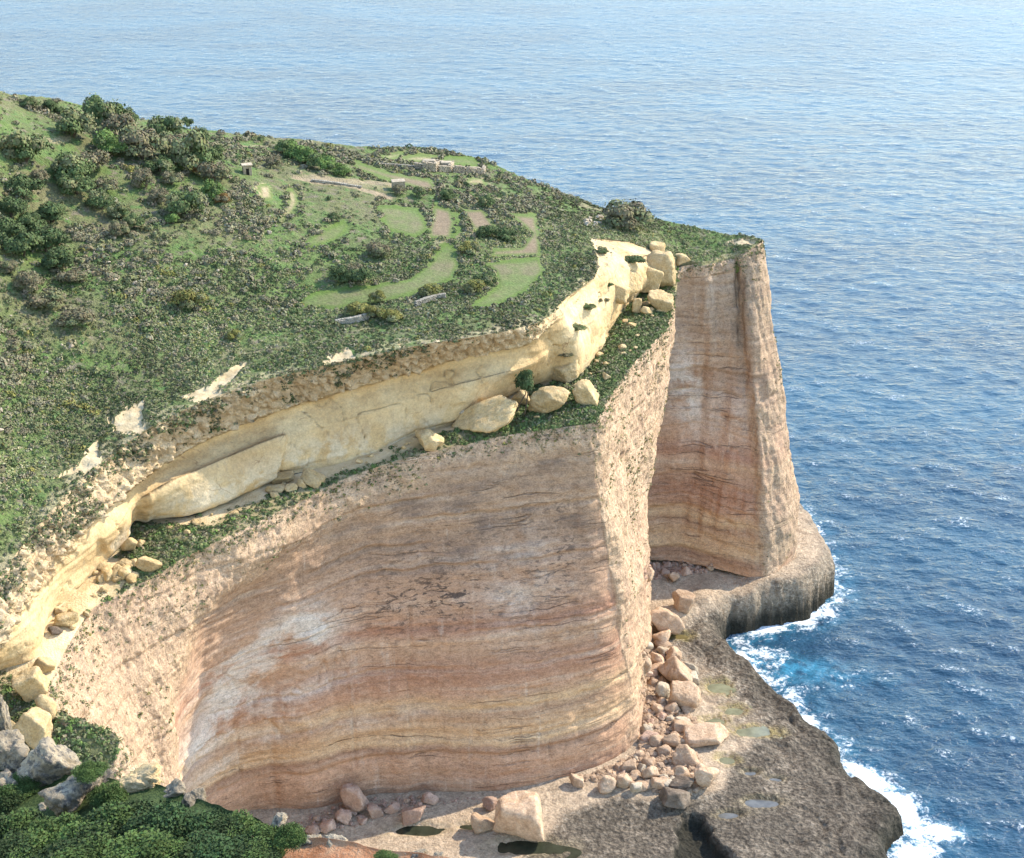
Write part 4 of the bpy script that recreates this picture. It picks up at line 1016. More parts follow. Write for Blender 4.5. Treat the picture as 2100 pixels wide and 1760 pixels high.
# terrace and rim
Gt, vg, tu_ = VEG_GRID
p3, ii, jj = sample_grid(Gt, vg ** 1.3 + .004, 9000, rs)
c3 = np.array([DGREEN, OLIVE, GREY, BRIGHT, DGREEN])[rs.choice(5, len(p3), p=[.36, .24, .14, .10, .16])] * (.75 + .5 * rs.random((len(p3), 1)))
r3 = (.22 + .50 * rs.random((len(p3), 1)) ** 2) * np.array([[1, 1, .85]])
Va, Fa, ca = leaves(p3, r3, c3, 26, .27, rs)
Ac, ro_, tc_, Nc = CLIFF_GRID
wr = np.clip(ro_, 0, 1) * (.04 + sstep(.05, .35, fbm(Ac[..., 0] * .12, Ac[..., 1] * .12, Ac[..., 2] * .12, 3, 94)) + .9 * (np.arange(Ac.shape[1])[None, :] < 10)) * (1 - sstep(.35, .8, np.linspace(0, 1, Ac.shape[1]))[None, :] * .85)
wr = wr + 1.2 * (np.arange(Ac.shape[1])[None, :] < 6) 
wr[(tc_ > 8.2) & (tc_ < 9.8)] *= .3
p4, ii, jj = sample_grid(Ac, wr, 5200, rs)
c4 = np.array([OLIVE, YELG, DGREEN, BROWN])[rs.choice(4, len(p4), p=[.4, .2, .2, .2])] * (.75 + .6 * rs.random((len(p4), 1)))
r4 = (.14 + .30 * rs.random((len(p4), 1)) ** 2) * np.array([[1, 1, .9]])
Vb, Fb, cb = leaves(p4 + (0, 0, -.05), r4, c4, 14, .32, rs)
Au, ru, tu2 = UP_GRID
wu = ru * sstep(1.02, 1.08, tu2) * (.02 + sstep(.08, .3, fbm(Au[..., 0] * .16, Au[..., 1] * .16, Au[..., 2] * .1, 4, 97) + .35 * sstep(1.4, 2, tu2)))
p5, ii, jj = sample_grid(Au, wu, 3000, rs)
c5 = np.array([OLIVE, DGREEN, GREY])[rs.choice(3, len(p5))] * (.7 + .5 * rs.random((len(p5), 1)))
Vc, Fc_, cc_ = leaves(p5, (.18 + .34 * rs.random((len(p5), 1)) ** 2) * np.array([[1, 1, .8]]), c5, 16, .32, rs)
Fb = np.vstack([Fb, Fc_ + len(Vb)]); Vb = np.vstack([Vb, Vc]); cb = np.vstack([cb, cc_])
o = link('ledge_scrub', np_mesh('ledge_scrub', np.vstack([Va, Vb]), np.vstack([Fa, Fb + len(Va)]), M_LEAF, False, colors={'col': np.vstack([ca, cb])}))
tag(o, 'green scrub on the ledge and grass tufts rooted in the cliff', 'scrub', kind='stuff')

# ------------------------------------------------------------------ rocks
def mat_rock(name, stops, dirt, sc=1.0, lich=None, lichamt=.0):
    s = NT(name); p = s.pos()
    info = s.n('ShaderNodeObjectInfo')
    n = s.noise(p, .55 * sc, 5, .62); n2 = s.noise(p, 3.0 * sc, 5, .7)
    c = s.ramp(n, stops)
    c = s.mix(s.rng(n2, .56, .70, 0, .6), c, dirt)
    if lich: c = s.mix(s.rng(s.noise(p, 1.1 * sc, 6, .72), .5 - lichamt, .62 - lichamt), c, lich)
    c = s.grit(c, .28, 2.6 * sc)
    h = s.n('ShaderNodeHueSaturation'); s.lk(c, h.inputs['Color']); s.lk(s.rng(info.outputs['Random'], 0, 1, .82, 1.16, False), h.inputs['Value'])
    return s.done(h.outputs[0], .93, s.bump(s.math('ADD', n2, n), .35 / sc, .8))
M_TAN = mat_rock('tan_boulder', [(.3, (.34, .225, .14)), (.5, (.44, .305, .20)), (.7, (.49, .36, .25))], (.25, .165, .10))
M_YB = mat_rock('yellow_boulder', [(.3, (.41, .285, .13)), (.5, (.48, .35, .18)), (.7, (.53, .405, .235))], (.28, .20, .11), 1.0, (.33, .28, .18), -.09)
M_PINK = mat_rock('pinkish_boulder', [(.3, (.34, .215, .15)), (.5, (.41, .275, .20)), (.7, (.44, .31, .23))], (.27, .17, .12))
M_DKB = mat_rock('dark_boulder', [(.3, (.085, .065, .047)), (.5, (.15, .115, .085)), (.7, (.22, .175, .13))], (.05, .04, .03))
M_GREY = mat_rock('grey_limestone', [(.3, (.19, .15, .098)), (.5, (.30, .245, .168)), (.7, (.43, .365, .265))], (.10, .085, .065), 2.6, (.115, .102, .085), .03)
M_WHITE = mat_rock('pale_stone', [(.3, (.34, .27, .185)), (.5, (.42, .345, .25)), (.7, (.48, .405, .305))], (.25, .22, .17))

_ico = {}
def ico(sub):
    if sub not in _ico:
        b = bmesh.new(); bmesh.ops.create_icosphere(b, subdivisions=sub, radius=1)
        _ico[sub] = (np.array([v_.co[:] for v_ in b.verts]), np.array([[v_.index for v_ in f.verts] for f in b.faces])); b.free()
    return _ico[sub]
def rock_mesh(name, seed, mat, sub=4, n=11, p_=16, rough_=.10, box=0.0):
    D, F = ico(sub); rg = np.random.default_rng(seed)
    nn_ = rg.normal(size=(n, 3)); nn_ /= np.linalg.norm(nn_, axis=1, keepdims=True)
    hh_ = .62 + .38 * rg.random(n)
    if box > 0:
        bx = np.array([[1,0,0],[-1,0,0],[0,1,0],[0,-1,0],[0,0,1],[0,0,-1]], float) + rg.normal(size=(6, 3)) * .24; bx /= np.linalg.norm(bx, axis=1, keepdims=True)
        nn_ = np.vstack([bx, nn_[:3]]); hh_ = np.concatenate([np.full(6, .72), .92 + .15 * rg.random(3)])
    dots = np.clip(D @ nn_.T / hh_, 1e-3, None)
    r_ = (dots ** p_).sum(1) ** (-1 / p_)
    r_ = np.minimum(r_, 1.35)
    o_ = rg.random(3) * 50
    q = D * r_[:, None] * 1.0 + o_
    r_ = r_ * (1 + rough_ * fbm(q[:, 0] * 1.8, q[:, 1] * 1.8, q[:, 2] * 1.8, 4, seed % 97) + rough_ * .45 * np.abs(fbm(q[:, 0] * 5, q[:, 1] * 5, q[:, 2] * 5, 2, seed % 89)))
    V = D * r_[:, None]
    ext = (V.max(0) - V.min(0)) / 2; V = (V - (V.max(0) + V.min(0)) / 2) / ext
    return np_mesh(name, V, F, mat, True)
_rp = {}
def rproto(kind, i):
    if (kind, i) not in _rp:
        mat = {'t': M_TAN, 'y': M_YB, 'p': M_PINK, 'd': M_DKB, 'g': M_GREY, 'w': M_WHITE}[kind]
        _rp[(kind, i)] = rock_mesh('boulder', 500 + 13 * i, mat, 4, 8 + i % 5, 9 + 4 * (i % 3), .16, box=0)
    return _rp[(kind, i)]
# picture centre x, y, width, height, rock, in-plane tilt, shape seed (box-like when negative), label
ROCKS = [
 (1366,1274,80,58,'t',5,1,'large tan boulder, biggest of the upper end of the boulder pile'),(1402,1233,48,36,'t',0,-2,'tan block alone on the upper shelf, above the pile'),(1356,1308,40,38,'t',8,3,'tan boulder just below the big upper boulder'),
 (1349,1355,36,34,'t',0,4,'pale rounded boulder leaning against the angular slab'),(1381,1343,36,30,'t',0,5,'tan boulder above the angular slab'),(1388,1384,72,46,'t',38,-6,'angular tilted slab in the middle of the boulder pile'),
 (1410,1371,46,30,'w',15,7,'grey-pale boulder behind the tilted slab'),(1420,1390,28,22,'w',0,-8,'small pale cube-like rock right of the tilted slab'),(1407,1430,66,54,'t',12,9,'large many-sided boulder, right edge of the pile middle'),
 (1359,1418,34,36,'w',0,10,'pale boulder left of the large many-sided one'),(1379,1452,34,24,'t',0,11,'weathered boulder below the large many-sided one'),(1402,1491,40,25,'t',0,-12,'squarish tan boulder above the flat slab'),
 (1449,1509,96,34,'t',-3,-13,'long flat-topped slab lying on the platform'),(1406,1550,58,42,'t',10,14,'tan boulder below the flat-topped slab'),(1446,1594,58,48,'t',14,15,'large boulder at the lower right corner of the pile'),
 (1324,1362,26,38,'t',0,16,'upright boulder against the buttress foot'),(1343,1375,40,20,'t',-18,-17,'long block propped below the buttress'),(1340,1400,22,18,'t',0,18,'small block under the propped long block'),
 (1345,1522,30,24,'t',20,19,'tan boulder by the buttress foot beside the flat slab'),(1377,1522,36,28,'t',0,20,'rounded tan boulder left of the flat slab'),(1400,1522,18,15,'w',0,21,'small pale round stone touching the flat slab'),
 (1245,1610,38,33,'t',0,22,'rounded boulder at the left end of the lower pile'),(1281,1601,38,31,'t',0,23,'tan boulder second from the left end of the lower pile'),(1305,1616,26,20,'w',0,24,'small pale boulder before the lower pile'),
 (1334,1586,36,32,'t',0,25,'brown-tan boulder in the middle of the lower pile'),(1349,1606,42,24,'t',-8,-26,'block leaning at the front of the lower pile'),(1384,1638,64,40,'d',0,-27,'large dark boulder in front of the lower pile'),
 (1399,1588,34,32,'t',0,28,'boulder between the lower pile and its big corner boulder'),(1396,1610,56,26,'d',-8,29,'dark wet boulder behind the large dark one'),(1290,1573,38,24,'t',-16,-30,'slab among the small rubble under the cliff'),
 (1066,1675,104,90,'t',-10,-31,'great square boulder standing on the lower platform'),(992,1687,50,42,'t',0,32,'boulder left of the great square boulder'),(1005,1649,34,26,'p',0,33,'small boulder behind the great square boulder'),
 (727,1638,56,66,'p',0,34,'tall rounded boulder against the shaded cliff foot'),(882,1637,34,24,'p',0,35,'oval boulder at the right end of the shaded rubble'),(846,1672,58,34,'p',-12,-36,'long pinkish block in the shaded rubble'),
 (769,1664,38,28,'p',10,37,'pink triangular boulder in the shaded rubble'),(802,1655,34,22,'p',0,38,'boulder between the pink triangle and the long block'),(704,1676,34,26,'p',0,39,'boulder below the tall rounded boulder'),
 (672,1695,34,26,'p',0,40,'oval boulder at the lower left of the shaded rubble'),(641,1702,30,22,'p',0,41,'lowest left boulder of the shaded rubble, near the shrubs'),(1182,1601,31,24,'t',0,-42,'sunlit block alone left of the lower pile'),
 (1328,1180,28,30,'t',0,43,'rounded boulder beside the buttress under the far cliff'),(1382,1184,25,22,'t',0,44,'boulder in front of the rubble under the far cliff'),(1407,1171,24,20,'p',0,45,'boulder in the middle of the far rubble'),(1456,1166,18,12,'t',0,46,'flat stone at the right end of the far rubble'),
 (306,1156,48,32,'y',32,-50,'cream block perched on the cliff rim at left'),(577,982,54,20,'y',-8,-51,'flat yellow slab topping a stack on the ledge'),(566,1003,44,20,'y',10,-52,'flat yellow slab at the bottom of the ledge stack'),(597,1001,26,18,'y',0,53,'round yellow stone beside the ledge slab stack'),
 (621,993,28,18,'y',20,54,'yellow stone left of the tilted ledge slab'),(643,985,60,26,'y',32,-55,'tilted yellow slab on the ledge rim'),(134,1272,52,26,'y',-12,56,'long yellow boulder on the sandy ledge at left'),(123,1252,24,14,'y',0,57,'small yellow stone above the long yellow boulder'),
 (113,1295,30,16,'d',8,58,'dark mossy stone below the long yellow boulder'),(264,1120,24,40,'y',35,-59,'leaning yellow pillar fallen beside the ledge scrub'),(287,1115,18,16,'y',0,60,'small yellow stone by the leaning pillar'),
 (91,1364,44,28,'y',20,61,'yellow boulder at the end of the sandy ledge'),(94,1453,40,56,'y',-10,62,'egg-shaped yellow boulder at the far left rim'),(66,1405,58,64,'y',-25,-63,'tall yellow slab at the far left'),(76,1497,80,62,'y',25,-64,'tilted yellow slab behind the grey foreground rocks'),(20,1497,52,50,'y',0,65,'yellow slab at the left picture edge'),
 (992,856,150,56,'y',-24,66,'long tilted yellow boulder fallen from the overhang'),(1128,822,88,64,'y',4,67,'large smooth cream boulder beside the lone tree'),(1066,818,40,36,'y',-20,68,'cream boulder wedged behind the lone tree'),
 (1203,808,64,44,'y',38,-69,'tilted slab at the corner above the buttress'),(880,902,56,46,'y',-25,70,'split yellow boulder on the ledge left of the long one'),(947,846,17,13,'w',0,71,'stone at the left end on the long yellow boulder'),(977,837,20,13,'w',0,72,'middle stone on top of the long yellow boulder'),
 (1010,827,18,11,'w',0,73,'right stone on top of the long yellow boulder'),(1244,773,18,16,'y',0,74,'small cream rock in the buttress scrub'),
 (1306,628,19,36,'y',3,-75,'upright cream pillar in the scrub'),(1327,638,28,16,'y',28,76,'flat cream rock beside the upright pillar'),(1356,617,54,50,'y',-15,77,'rough yellow boulder at the cliff corner'),(1347,511,34,28,'y',0,78,'yellow knob at the top of the headland rocks'),(1395,532,42,24,'y',-5,79,'pale rock on the far cliff rim'),
 (1352,552,76,74,'y',8,80,'highest large rounded yellow block at the cliff corner'),(1326,572,60,60,'y',25,-81,'angular yellow block in the row of blocks'),(1296,582,52,58,'y',0,82,'narrow yellow block, third of the row'),(1160,754,72,52,'y',-4,-83,'rounded yellow block above the lone tree'),(1268,600,46,40,'y',0,-86,'yellow block next to the narrow one, fourth of the row'),
]
for i, (cx, cy, wp, hp_, kd, tilt, sd, lab) in enumerate(ROCKS):
    g_, _ = pick(cx, cy + hp_ * .36)
    if g_ is None: continue
    c_ = PY(cx, cy, g_[1]); s_ = slant(c_) / FPX / 2
    me_ = rock_mesh('boulder', 700 + abs(sd), {'t': M_TAN, 'y': M_YB, 'p': M_PINK, 'd': M_DKB, 'w': M_WHITE}[kd], 5 if wp > 44 else 4, 10, 15 if sd < 0 else 11, .13 if sd < 0 else .16, box=1 if sd < 0 else 0)
    sy_ = s_ * (wp + hp_) / 2 * .85
    o = link('boulder', me_, loc=c_, rot=(0, R(tilt), (i % 5 - 2) * .12), scale=(s_ * wp, sy_, s_ * hp_ * 1.05))
    tag(o, lab, 'boulder', 'boulders fallen on the platform' if kd in 'tpdw' and cy > 1100 and cx > 500 else 'yellow rocks along the ledge')

def scatter_rocks(polys, n, smin, smax, kinds, label, group, rg, pw=2.2, name='boulder', sink=.1):
    made = 0; res = []
    xs = np.array([p_ for poly in polys for p_ in poly])
    while made < n:
        x = rg.uniform(xs[:, 0].min(), xs[:, 0].max()); y = rg.uniform(xs[:, 1].min(), xs[:, 1].max())
        if not any(inpoly(np.array([x]), np.array([y]), p_)[0] for p_ in polys): continue
        g_, nr = pick(x, y); made += 1
        if g_ is None or abs(nr[2]) < .35: continue
        r_ = smin + (smax - smin) * rg.random() ** pw
        o = link(name, rproto(kinds[rg.integers(len(kinds))], int(rg.integers(9))), loc=(g_[0], g_[1], g_[2] + r_ * (.45 - sink)), rot=(rg.normal() * .3, rg.normal() * .3, rg.random() * 6.28), scale=(r_ * rg.uniform(.85, 1.35), r_ * rg.uniform(.8, 1.1), r_ * rg.uniform(.55, .9)))
        tag(o, label, 'boulder' if smax > .8 else 'stone', group)
rb = np.random.default_rng(21)
PILE = [[(1318,1320),(1345,1320),(1385,1340),(1410,1370),(1418,1430),(1415,1470),(1440,1490),(1420,1530),(1440,1575),(1440,1620),(1390,1640),(1330,1620),(1240,1605),(1180,1600),(1250,1575),(1312,1545),(1316,1420)]]
scatter_rocks(PILE, 135, .65, 1.7, 'tttttwp', 'tan boulder in the tumbled pile at the buttress foot', 'boulders of the pile at the buttress foot', rb, 2.0)
scatter_rocks([[(600,1700),(640,1670),(700,1655),(760,1640),(860,1635),(870,1650),(800,1680),(700,1700),(640,1712)]], 34, .45, 1.0, 'ppt', 'pinkish boulder in the shaded rubble under the cliff', 'shaded rubble under the cliff', rb)
scatter_rocks([[(1318,1160),(1400,1152),(1462,1160),(1450,1172),(1380,1182),(1322,1190)]], 26, .6, 1.3, 'tp', 'boulder in the rubble under the far cliff', 'rubble under the far cliff', rb)
scatter_rocks([[(188,1180),(225,1152),(285,1160),(290,1185),(255,1200),(205,1205)]], 22, .6, 1.3, 'y', 'yellow boulder in the heap on the ledge at left', 'heap of yellow boulders on the ledge', rb, 1.3)
scatter_rocks([[(800,915),(860,895),(905,885),(900,905),(830,935)], [(90,1250),(130,1240),(140,1270),(100,1290)], [(540,1000),(600,985),(600,1005),(550,1010)]], 22, .25, .7, 'y', 'small yellow stone lying on the sandy ledge', 'stones on the ledge', rb, 2, 'stone')
scatter_rocks([[(1194,450),(1235,444),(1238,460),(1205,468)]], 24, .3, .8, 'w', 'white stone in the heap behind the broad headland bush', 'white stones heaped on the headland', rb, 1.6, 'stone')
scatter_rocks([[(0,300),(200,380),(350,500),(560,480),(700,470),(560,560),(300,640),(150,800),(0,900)], [(480,420),(640,450),(620,540),(480,520)]], 70, .18, .62, 'w', 'pale stone lying among the shrubs of the slope', 'pale stones scattered on the slope', rb, 2.5, 'stone')
scatter_rocks([[(1060,870),(1200,850),(1225,800),(1300,720),(1370,640),(1340,610),(1260,680),(1180,790)], [(640,990),(900,900),(860,895),(640,970)], [(300,1095),(540,1010),(600,1010),(400,1095)], [(110,1290),(180,1235),(230,1180),(250,1185),(150,1300)]], 70, .2, .95, 'y', 'yellow stone fallen from the overhang onto the ledge', 'fallen stones along the ledge', rb, 2.0, 'stone')
# rubble too small to count
def rubble(polys, n, smin, smax, mat, rg, label):
    D, F = ico(1); xs = np.array([p_ for poly in polys for p_ in poly]); Vs = []; Fs = []; k = 0
    for _ in range(n):
        x = rg.uniform(xs[:, 0].min(), xs[:, 0].max()); y = rg.uniform(xs[:, 1].min(), xs[:, 1].max())
        if not any(inpoly(np.array([x]), np.array([y]), p_)[0] for p_ in polys): continue
        g_, nr = pick(x, y)
        if g_ is None or abs(nr[2]) < .3: continue
        r_ = smin + (smax - smin) * rg.random() ** 2.5
        a = rg.random() * 6.28; ca_, sa_ = math.cos(a), math.sin(a)
        v_ = D * (1 + .22 * rg.normal(size=(len(D), 1))) * (r_ * rg.uniform(.8, 1.4), r_, r_ * rg.uniform(.5, .9))
        v_ = np.stack([v_[:, 0] * ca_ - v_[:, 1] * sa_, v_[:, 0] * sa_ + v_[:, 1] * ca_, v_[:, 2]], 1) + g_ + (0, 0, r_ * .3)
        Vs.append(v_); Fs.append(F + k); k += len(D)
    o = link('rubble', np_mesh('rubble', np.vstack(Vs), np.vstack(Fs), mat, False)); tag(o, label, 'rubble', kind='stuff')
rubble(PILE, 9000, .16, .85, M_TAN, rb, 'small tan rubble filling the boulder pile')
rubble([[(590,1705),(640,1668),(760,1638),(960,1632),(1000,1640),(860,1660),(760,1690),(640,1715)]], 1200, .1, .4, M_PINK, rb, 'fine pinkish rubble along the shaded cliff foot')
rubble([[(1318,1158),(1400,1150),(1466,1158),(1450,1174),(1380,1184),(1320,1192)]], 900, .2, .7, M_PINK, rb, 'pinkish rubble heaped under the far cliff')

# ------------------------------------------------------------------ the lone tree on the ledge
g_, _ = pick(1076, 852)
tb = PY(1074, 856, g_[1] - .5); tp1 = PY(1083, 805, g_[1] - .2); tp2 = PY(1060, 842, g_[1] - .2); tc = PY(1079, 787, g_[1])
e_ = link('tree', None, loc=tb); tag(e_, 'lone dark tree with thin leaning trunks among the cream boulders', 'tree')
L_ = lambda p_: np.asarray(p_) - tb
v_, f_ = tubes([([L_(tb) - (0, 0, .3), L_(tb) + (.3, 0, 1.2), L_(tp1), L_(tc)], [.16, .14, .12, .06])]); link('trunk', np_mesh('trunk', v_, f_, M_BARK), e_)
v_, f_ = tubes([([L_(tp2) - (0, 0, .3), L_(tp2) + (.5, 0, 1.3), L_(PY(1078, 808, g_[1] - .2)), L_(tc)], [.15, .13, .11, .05])]); link('trunk', np_mesh('trunk', v_, f_, M_BARK), e_)
cr_ = link('crown', tree_crown('crown', 77, DARK, DARK, 16, 170, .13), e_, loc=L_(PY(1078, 816, g_[1])), scale=(2.7, 2.3, 4.4))

# ------------------------------------------------------------------ walls, huts and the ruin
M_DRY = mat_rock('dry_stone', [(.3, (.23, .20, .155)), (.5, (.32, .285, .225)), (.7, (.38, .34, .275))], (.20, .175, .13), 2.0)
M_HUT = mat_rock('hut_stone', [(.3, (.30, .24, .165)), (.5, (.38, .31, .22)), (.7, (.43, .36, .265))], (.24, .185, .12), 2.0)
M_DOOR_SHADE = NT('door_shade').done((.02, .018, .015), .9)  # near-black colour standing in for the shade inside the hut
def stone_courses(p0, p1, h, th, rg, s0=.34, V=None, F=None):
    D, Fi = ico(1); Vs = [] if V is None else V; Fs = [] if F is None else F
    p0 = np.asarray(p0, float); p1 = np.asarray(p1, float); d = p1 - p0; L = np.linalg.norm(d[:2]); u_ = d / L; nrm = np.array([-u_[1], u_[0], 0]) / np.linalg.norm(u_[:2])
    k = sum(len(a) for a in Vs)
    for r_ in range(max(2, int(h / (s0 * .62)))):
        for i in range(int(L / s0) + 1):
            for sd in (-1, 1):
                if r_ * s0 * .62 > h * (1 - .35 * rg.random()) : continue
                q = (D / np.abs(D).max(1, keepdims=True) * .45 + D * .55) * np.array([s0 * .62, th * .36, s0 * .40]) * rg.uniform(.75, 1.25, 3)
                c_ = p0 + u_ * min(L, (i + .5 * (r_ % 2) + rg.normal() * .1) * s0) + nrm * sd * th * .26 + np.array([0, 0, s0 * .25 + r_ * s0 * .60])
                Vs.append(np.stack([q[:, 0] * u_[0] + q[:, 1] * nrm[0], q[:, 0] * u_[1] + q[:, 1] * nrm[1], q[:, 2]], 1) + c_); Fs.append(Fi + k); k += len(D)
    return Vs, Fs
rw = np.random.default_rng(31)
def drywall(pxs, h, lab, s0=.42):
    Vs, Fs = [], []
    P3 = [pick(*a)[0] for a in pxs]
    for a, b in zip(P3[:-1], P3[1:]): stone_courses(a, b, h, .7, rw, s0, Vs, Fs)
    tag(link('dry_stone_wall', np_mesh('dry_stone_wall', np.vstack(Vs), np.vstack(Fs), M_DRY, False)), lab, 'stone wall')
drywall([(690,668),(715,664),(735,660),(756,653)], 1.5, 'pale dry-stone wall in the scrub, left of the pair')
drywall([(852,628),(875,619),(895,613),(912,611)], 1.2, 'pale dry-stone wall below the yellow-green bushes, right of the pair')
drywall([(780,340),(815,342),(852,345)], .9, 'low field wall running left from the ruin')
drywall([(640,372),(690,378),(740,386)], .6, 'low broken wall along the road', .5)
def box(cx, cy, cz, sx, sy, sz): 
    v_ = np.array([[x, y, z] for x in (-.5, .5) for y in (-.5, .5) for z in (-.5, .5)]) * (sx, sy, sz) + (cx, cy, cz)
    return v_, np.array([[0,1,3,2],[4,6,7,5],[0,4,5,1],[2,3,7,6],[0,2,6,4],[1,5,7,3]])
def boxes(lst, name, mat, parent, bev=.04):
    Vs, Fs, k = [], [], 0
    for b in lst: v_, f_ = box(*b); Vs.append(v_); Fs.append(f_ + k); k += 8
    me_ = np_mesh(name, np.vstack(Vs), np.vstack(Fs), mat, False); o = link(name, me_, parent)
    m_ = o.modifiers.new('bevel', 'BEVEL'); m_.width = bev; m_.segments = 1
    return o
def hut(px, py, W, Dp, Hh, lab, rz, door=True, overhang=.25):
    g_, _ = pick(px, py); e_ = link('stone_hut', None, loc=g_ - (0, 0, .2), rot=(0, 0, rz)); tag(e_, lab, 'hut')
    dw_, dh_ = min(.8, W * .35), Hh * .72
    t = .3; y0 = -Dp / 2 + t / 2
    side_ = (W - dw_) / 2
    if door: fr_ = [(-W / 2 + side_ / 2, y0, Hh / 2, side_, t, Hh), (W / 2 - side_ / 2, y0, Hh / 2, side_, t, Hh), (0, y0, (Hh + dh_) / 2, dw_ - .01, t - .01, Hh - dh_ - .01)]
    else: fr_ = [(0, y0, Hh / 2, W, t, Hh)]
    boxes(fr_ + [(0, Dp / 2 - t / 2, Hh / 2, W, t, Hh), (-W / 2 + t / 2, 0, Hh / 2, t - .01, Dp - 2 * t - .01, Hh - .01), (W / 2 - t / 2, 0, Hh / 2, t - .01, Dp - 2 * t - .01, Hh - .01)], 'wall', M_HUT, e_)
    boxes([(0, 0, Hh + .14, W + 2 * overhang, Dp + 2 * overhang, .26)], 'roof', M_HUT, e_)
    if door: boxes([(0, y0 + .08, dh_ / 2, dw_ - .06, .06, dh_ - .06)], 'doorway_shade', M_DOOR_SHADE, e_, .005)  # dark panel set in the opening, painted as interior shade
hut(507, 357, 2.0, 1.8, 2.3, 'small stone hut with a pale flat roof beside the thicket', .3)
hut(817, 387, 3.0, 2.4, 2.0, 'box-like flat-roofed stone hut on the pale bank', .2, False, .15)
e_ = link('ruined_building', None, loc=pick(920, 352)[0]); tag(e_, 'roofless stone ruin with a long enclosure wall near the plateau edge', 'ruin')
o0 = np.array(e_.location)
def ruinwall(a, b, h, nm='wall', s0=.55):
    Vs, Fs = stone_courses(pick(*a)[0] - o0, pick(*b)[0] - o0, h, .8, rw, s0); link(nm, np_mesh(nm, np.vstack(Vs), np.vstack(Fs), M_HUT, False), e_)
for a, b, h in [((852,346),(868,348),2.0), ((868,349),(892,352),2.6), ((892,352),(898,345),2.4), ((900,352),(922,353),2.0), ((922,353),(928,345),2.2), ((930,354),(960,357),2.2), ((960,357),(991,358),2.2), ((991,358),(993,348),1.4), ((870,338),(925,340),1.4)]: ruinwall(a, b, h)
gq = pick(880, 345)[0] - o0; boxes([(gq[0], gq[1], gq[2] + 1.1, 3.2, 2.2, 2.2)], 'wall', M_HUT, e_, .08)
gq = pick(915, 347)[0] - o0; boxes([(gq[0], gq[1], gq[2] + 1.0, 2.6, 2.0, 2.0)], 'wall', M_HUT, e_, .08)

# ------------------------------------------------------------------ foreground knoll with grey rocks and dark bushes
FE = np.array([PY(-220,1540,50), PY(-60,1560,48.5), PY(40,1600,47.5), PY(150,1622,46), PY(250,1626,45), PY(330,1640,44), PY(430,1680,42.5), PY(520,1712,41), PY(600,1750,39.5), PY(680,1760,38.5), PY(780,1776,37.5), PY(900,1790,36.5), PY(1050,1840,35)])
FN = FE.copy(); FN[:, 1] -= np.linspace(26, 20, len(FE)); FN[:, 0] *= .75; FN[:, 2] += 3 + .25 * np.linspace(26, 20, len(FE)) * .6
FB_ = FE.copy(); FB_[:, 1] += 5; FB_[:, 0] += 1.5; FB_[:, 2] -= 9
FC_ = FE.copy(); FC_[:, 1] += 9; FC_[:, 0] += 3; FC_[:, 2] -= 30
KF = np.stack([FC_, FB_, FE + (0, 1.2, -.9), FE, lerp(FE, FN, .3) - (0, 0, 1.6), lerp(FE, FN, .65) - (0, 0, 1.4), FN], 1)
tf_ = arc_params(KF[:, 3], .22); A = catmull(KF, tf_); A = np.swapaxes(catmull(np.swapaxes(A, 0, 1), np.linspace(0, 6, 130)), 0, 1)
x, y, z = A[..., 0], A[..., 1], A[..., 2]
A[..., 2] += .25 * fbm(x * .5, y * .5, 0, 4, 95) + .06 * fbm(x * 2.5, y * 2.5, 0, 3, 96)
def mat_fore():
    s = NT('red_soil'); p = s.pos(); n = s.noise(p, 1.2, 5, .6); n2 = s.noise(p, 9, 4, .7)
    c = s.ramp(n, [(.3, (.30, .115, .045)), (.5, (.42, .19, .09)), (.7, (.46, .27, .15))])
    c = s.mix(s.rng(n2, .58, .72, 0, .7), c, (.50, .42, .32))
    g = s.mix(s.rng(n2, .4, .6), (.025, .045, .012), (.06, .085, .025))
    c = s.mix(s.attr('veg'), c, g)
    return s.done(c, .95, s.bump(s.math('ADD', n, n2), .12, .9))
ex, ey = proj(A); vegf = sstep(570, 530, ex)
Fq = grid_faces(*A.shape[:2])
me = np_mesh('foreground_slope', A.reshape(-1, 3), Fq, mat_fore(), attrs={'veg': vegf.ravel()})
N = grid_normals(A)
if sum(me.polygons[i].normal.z for i in range(0, len(me.polygons), 97)) < 0: me.flip_normals()
o = link('foreground_slope', me); struct(o, 'near knoll of red soil and dark ground at the lower left', 'slope'); FORE = o
FRK = [(24,1560,84,100,-1,'grey rock behind the foreground rocks, at the left edge'),(98,1572,118,96,2,'largest grey rock in the foreground, sloping down to the right'),(140,1622,112,78,3,'grey rock in front of the largest one, pale on top'),(196,1605,66,62,-4,'blocky pale rock right of the grey rocks'),
       (278,1606,122,56,5,'long flat tan rock on the knoll edge'),(352,1630,60,42,6,'rounded grey rock at the right end of the rock row'),(398,1640,46,34,7,'pale rock ending the rock row'),(22,1632,84,76,8,'dark grey rock low at the left edge'),(108,1662,54,52,9,'small rounded grey rock beside the bushes'),
       (3,1468,30,92,10,'pale grey rock cut by the left picture edge'),(575,1683,38,26,11,'white rock poking out of the bushes'),(635,1729,48,34,-12,'white rock at the upper left of the red soil'),(690,1737,58,34,13,'white speckled rock on the red soil'),(742,1754,56,18,14,'flat white rock at the right of the red soil'),
       (604,1738,36,22,15,'small white rock at the edge of the bushes'),(858,1757,44,22,16,'grey rock peeking over the bottom edge'),(900,1760,32,14,17,'low grey rock next to the one on the bottom edge'),(2,1700,18,30,18,'small pale rock at the left edge, among the bushes'),(312,1597,30,12,19,'flat stone lying on the long tan rock'),(160,1600,34,30,20,'small grey rock wedged between the large ones')]
fe_x, _ = proj(FE)
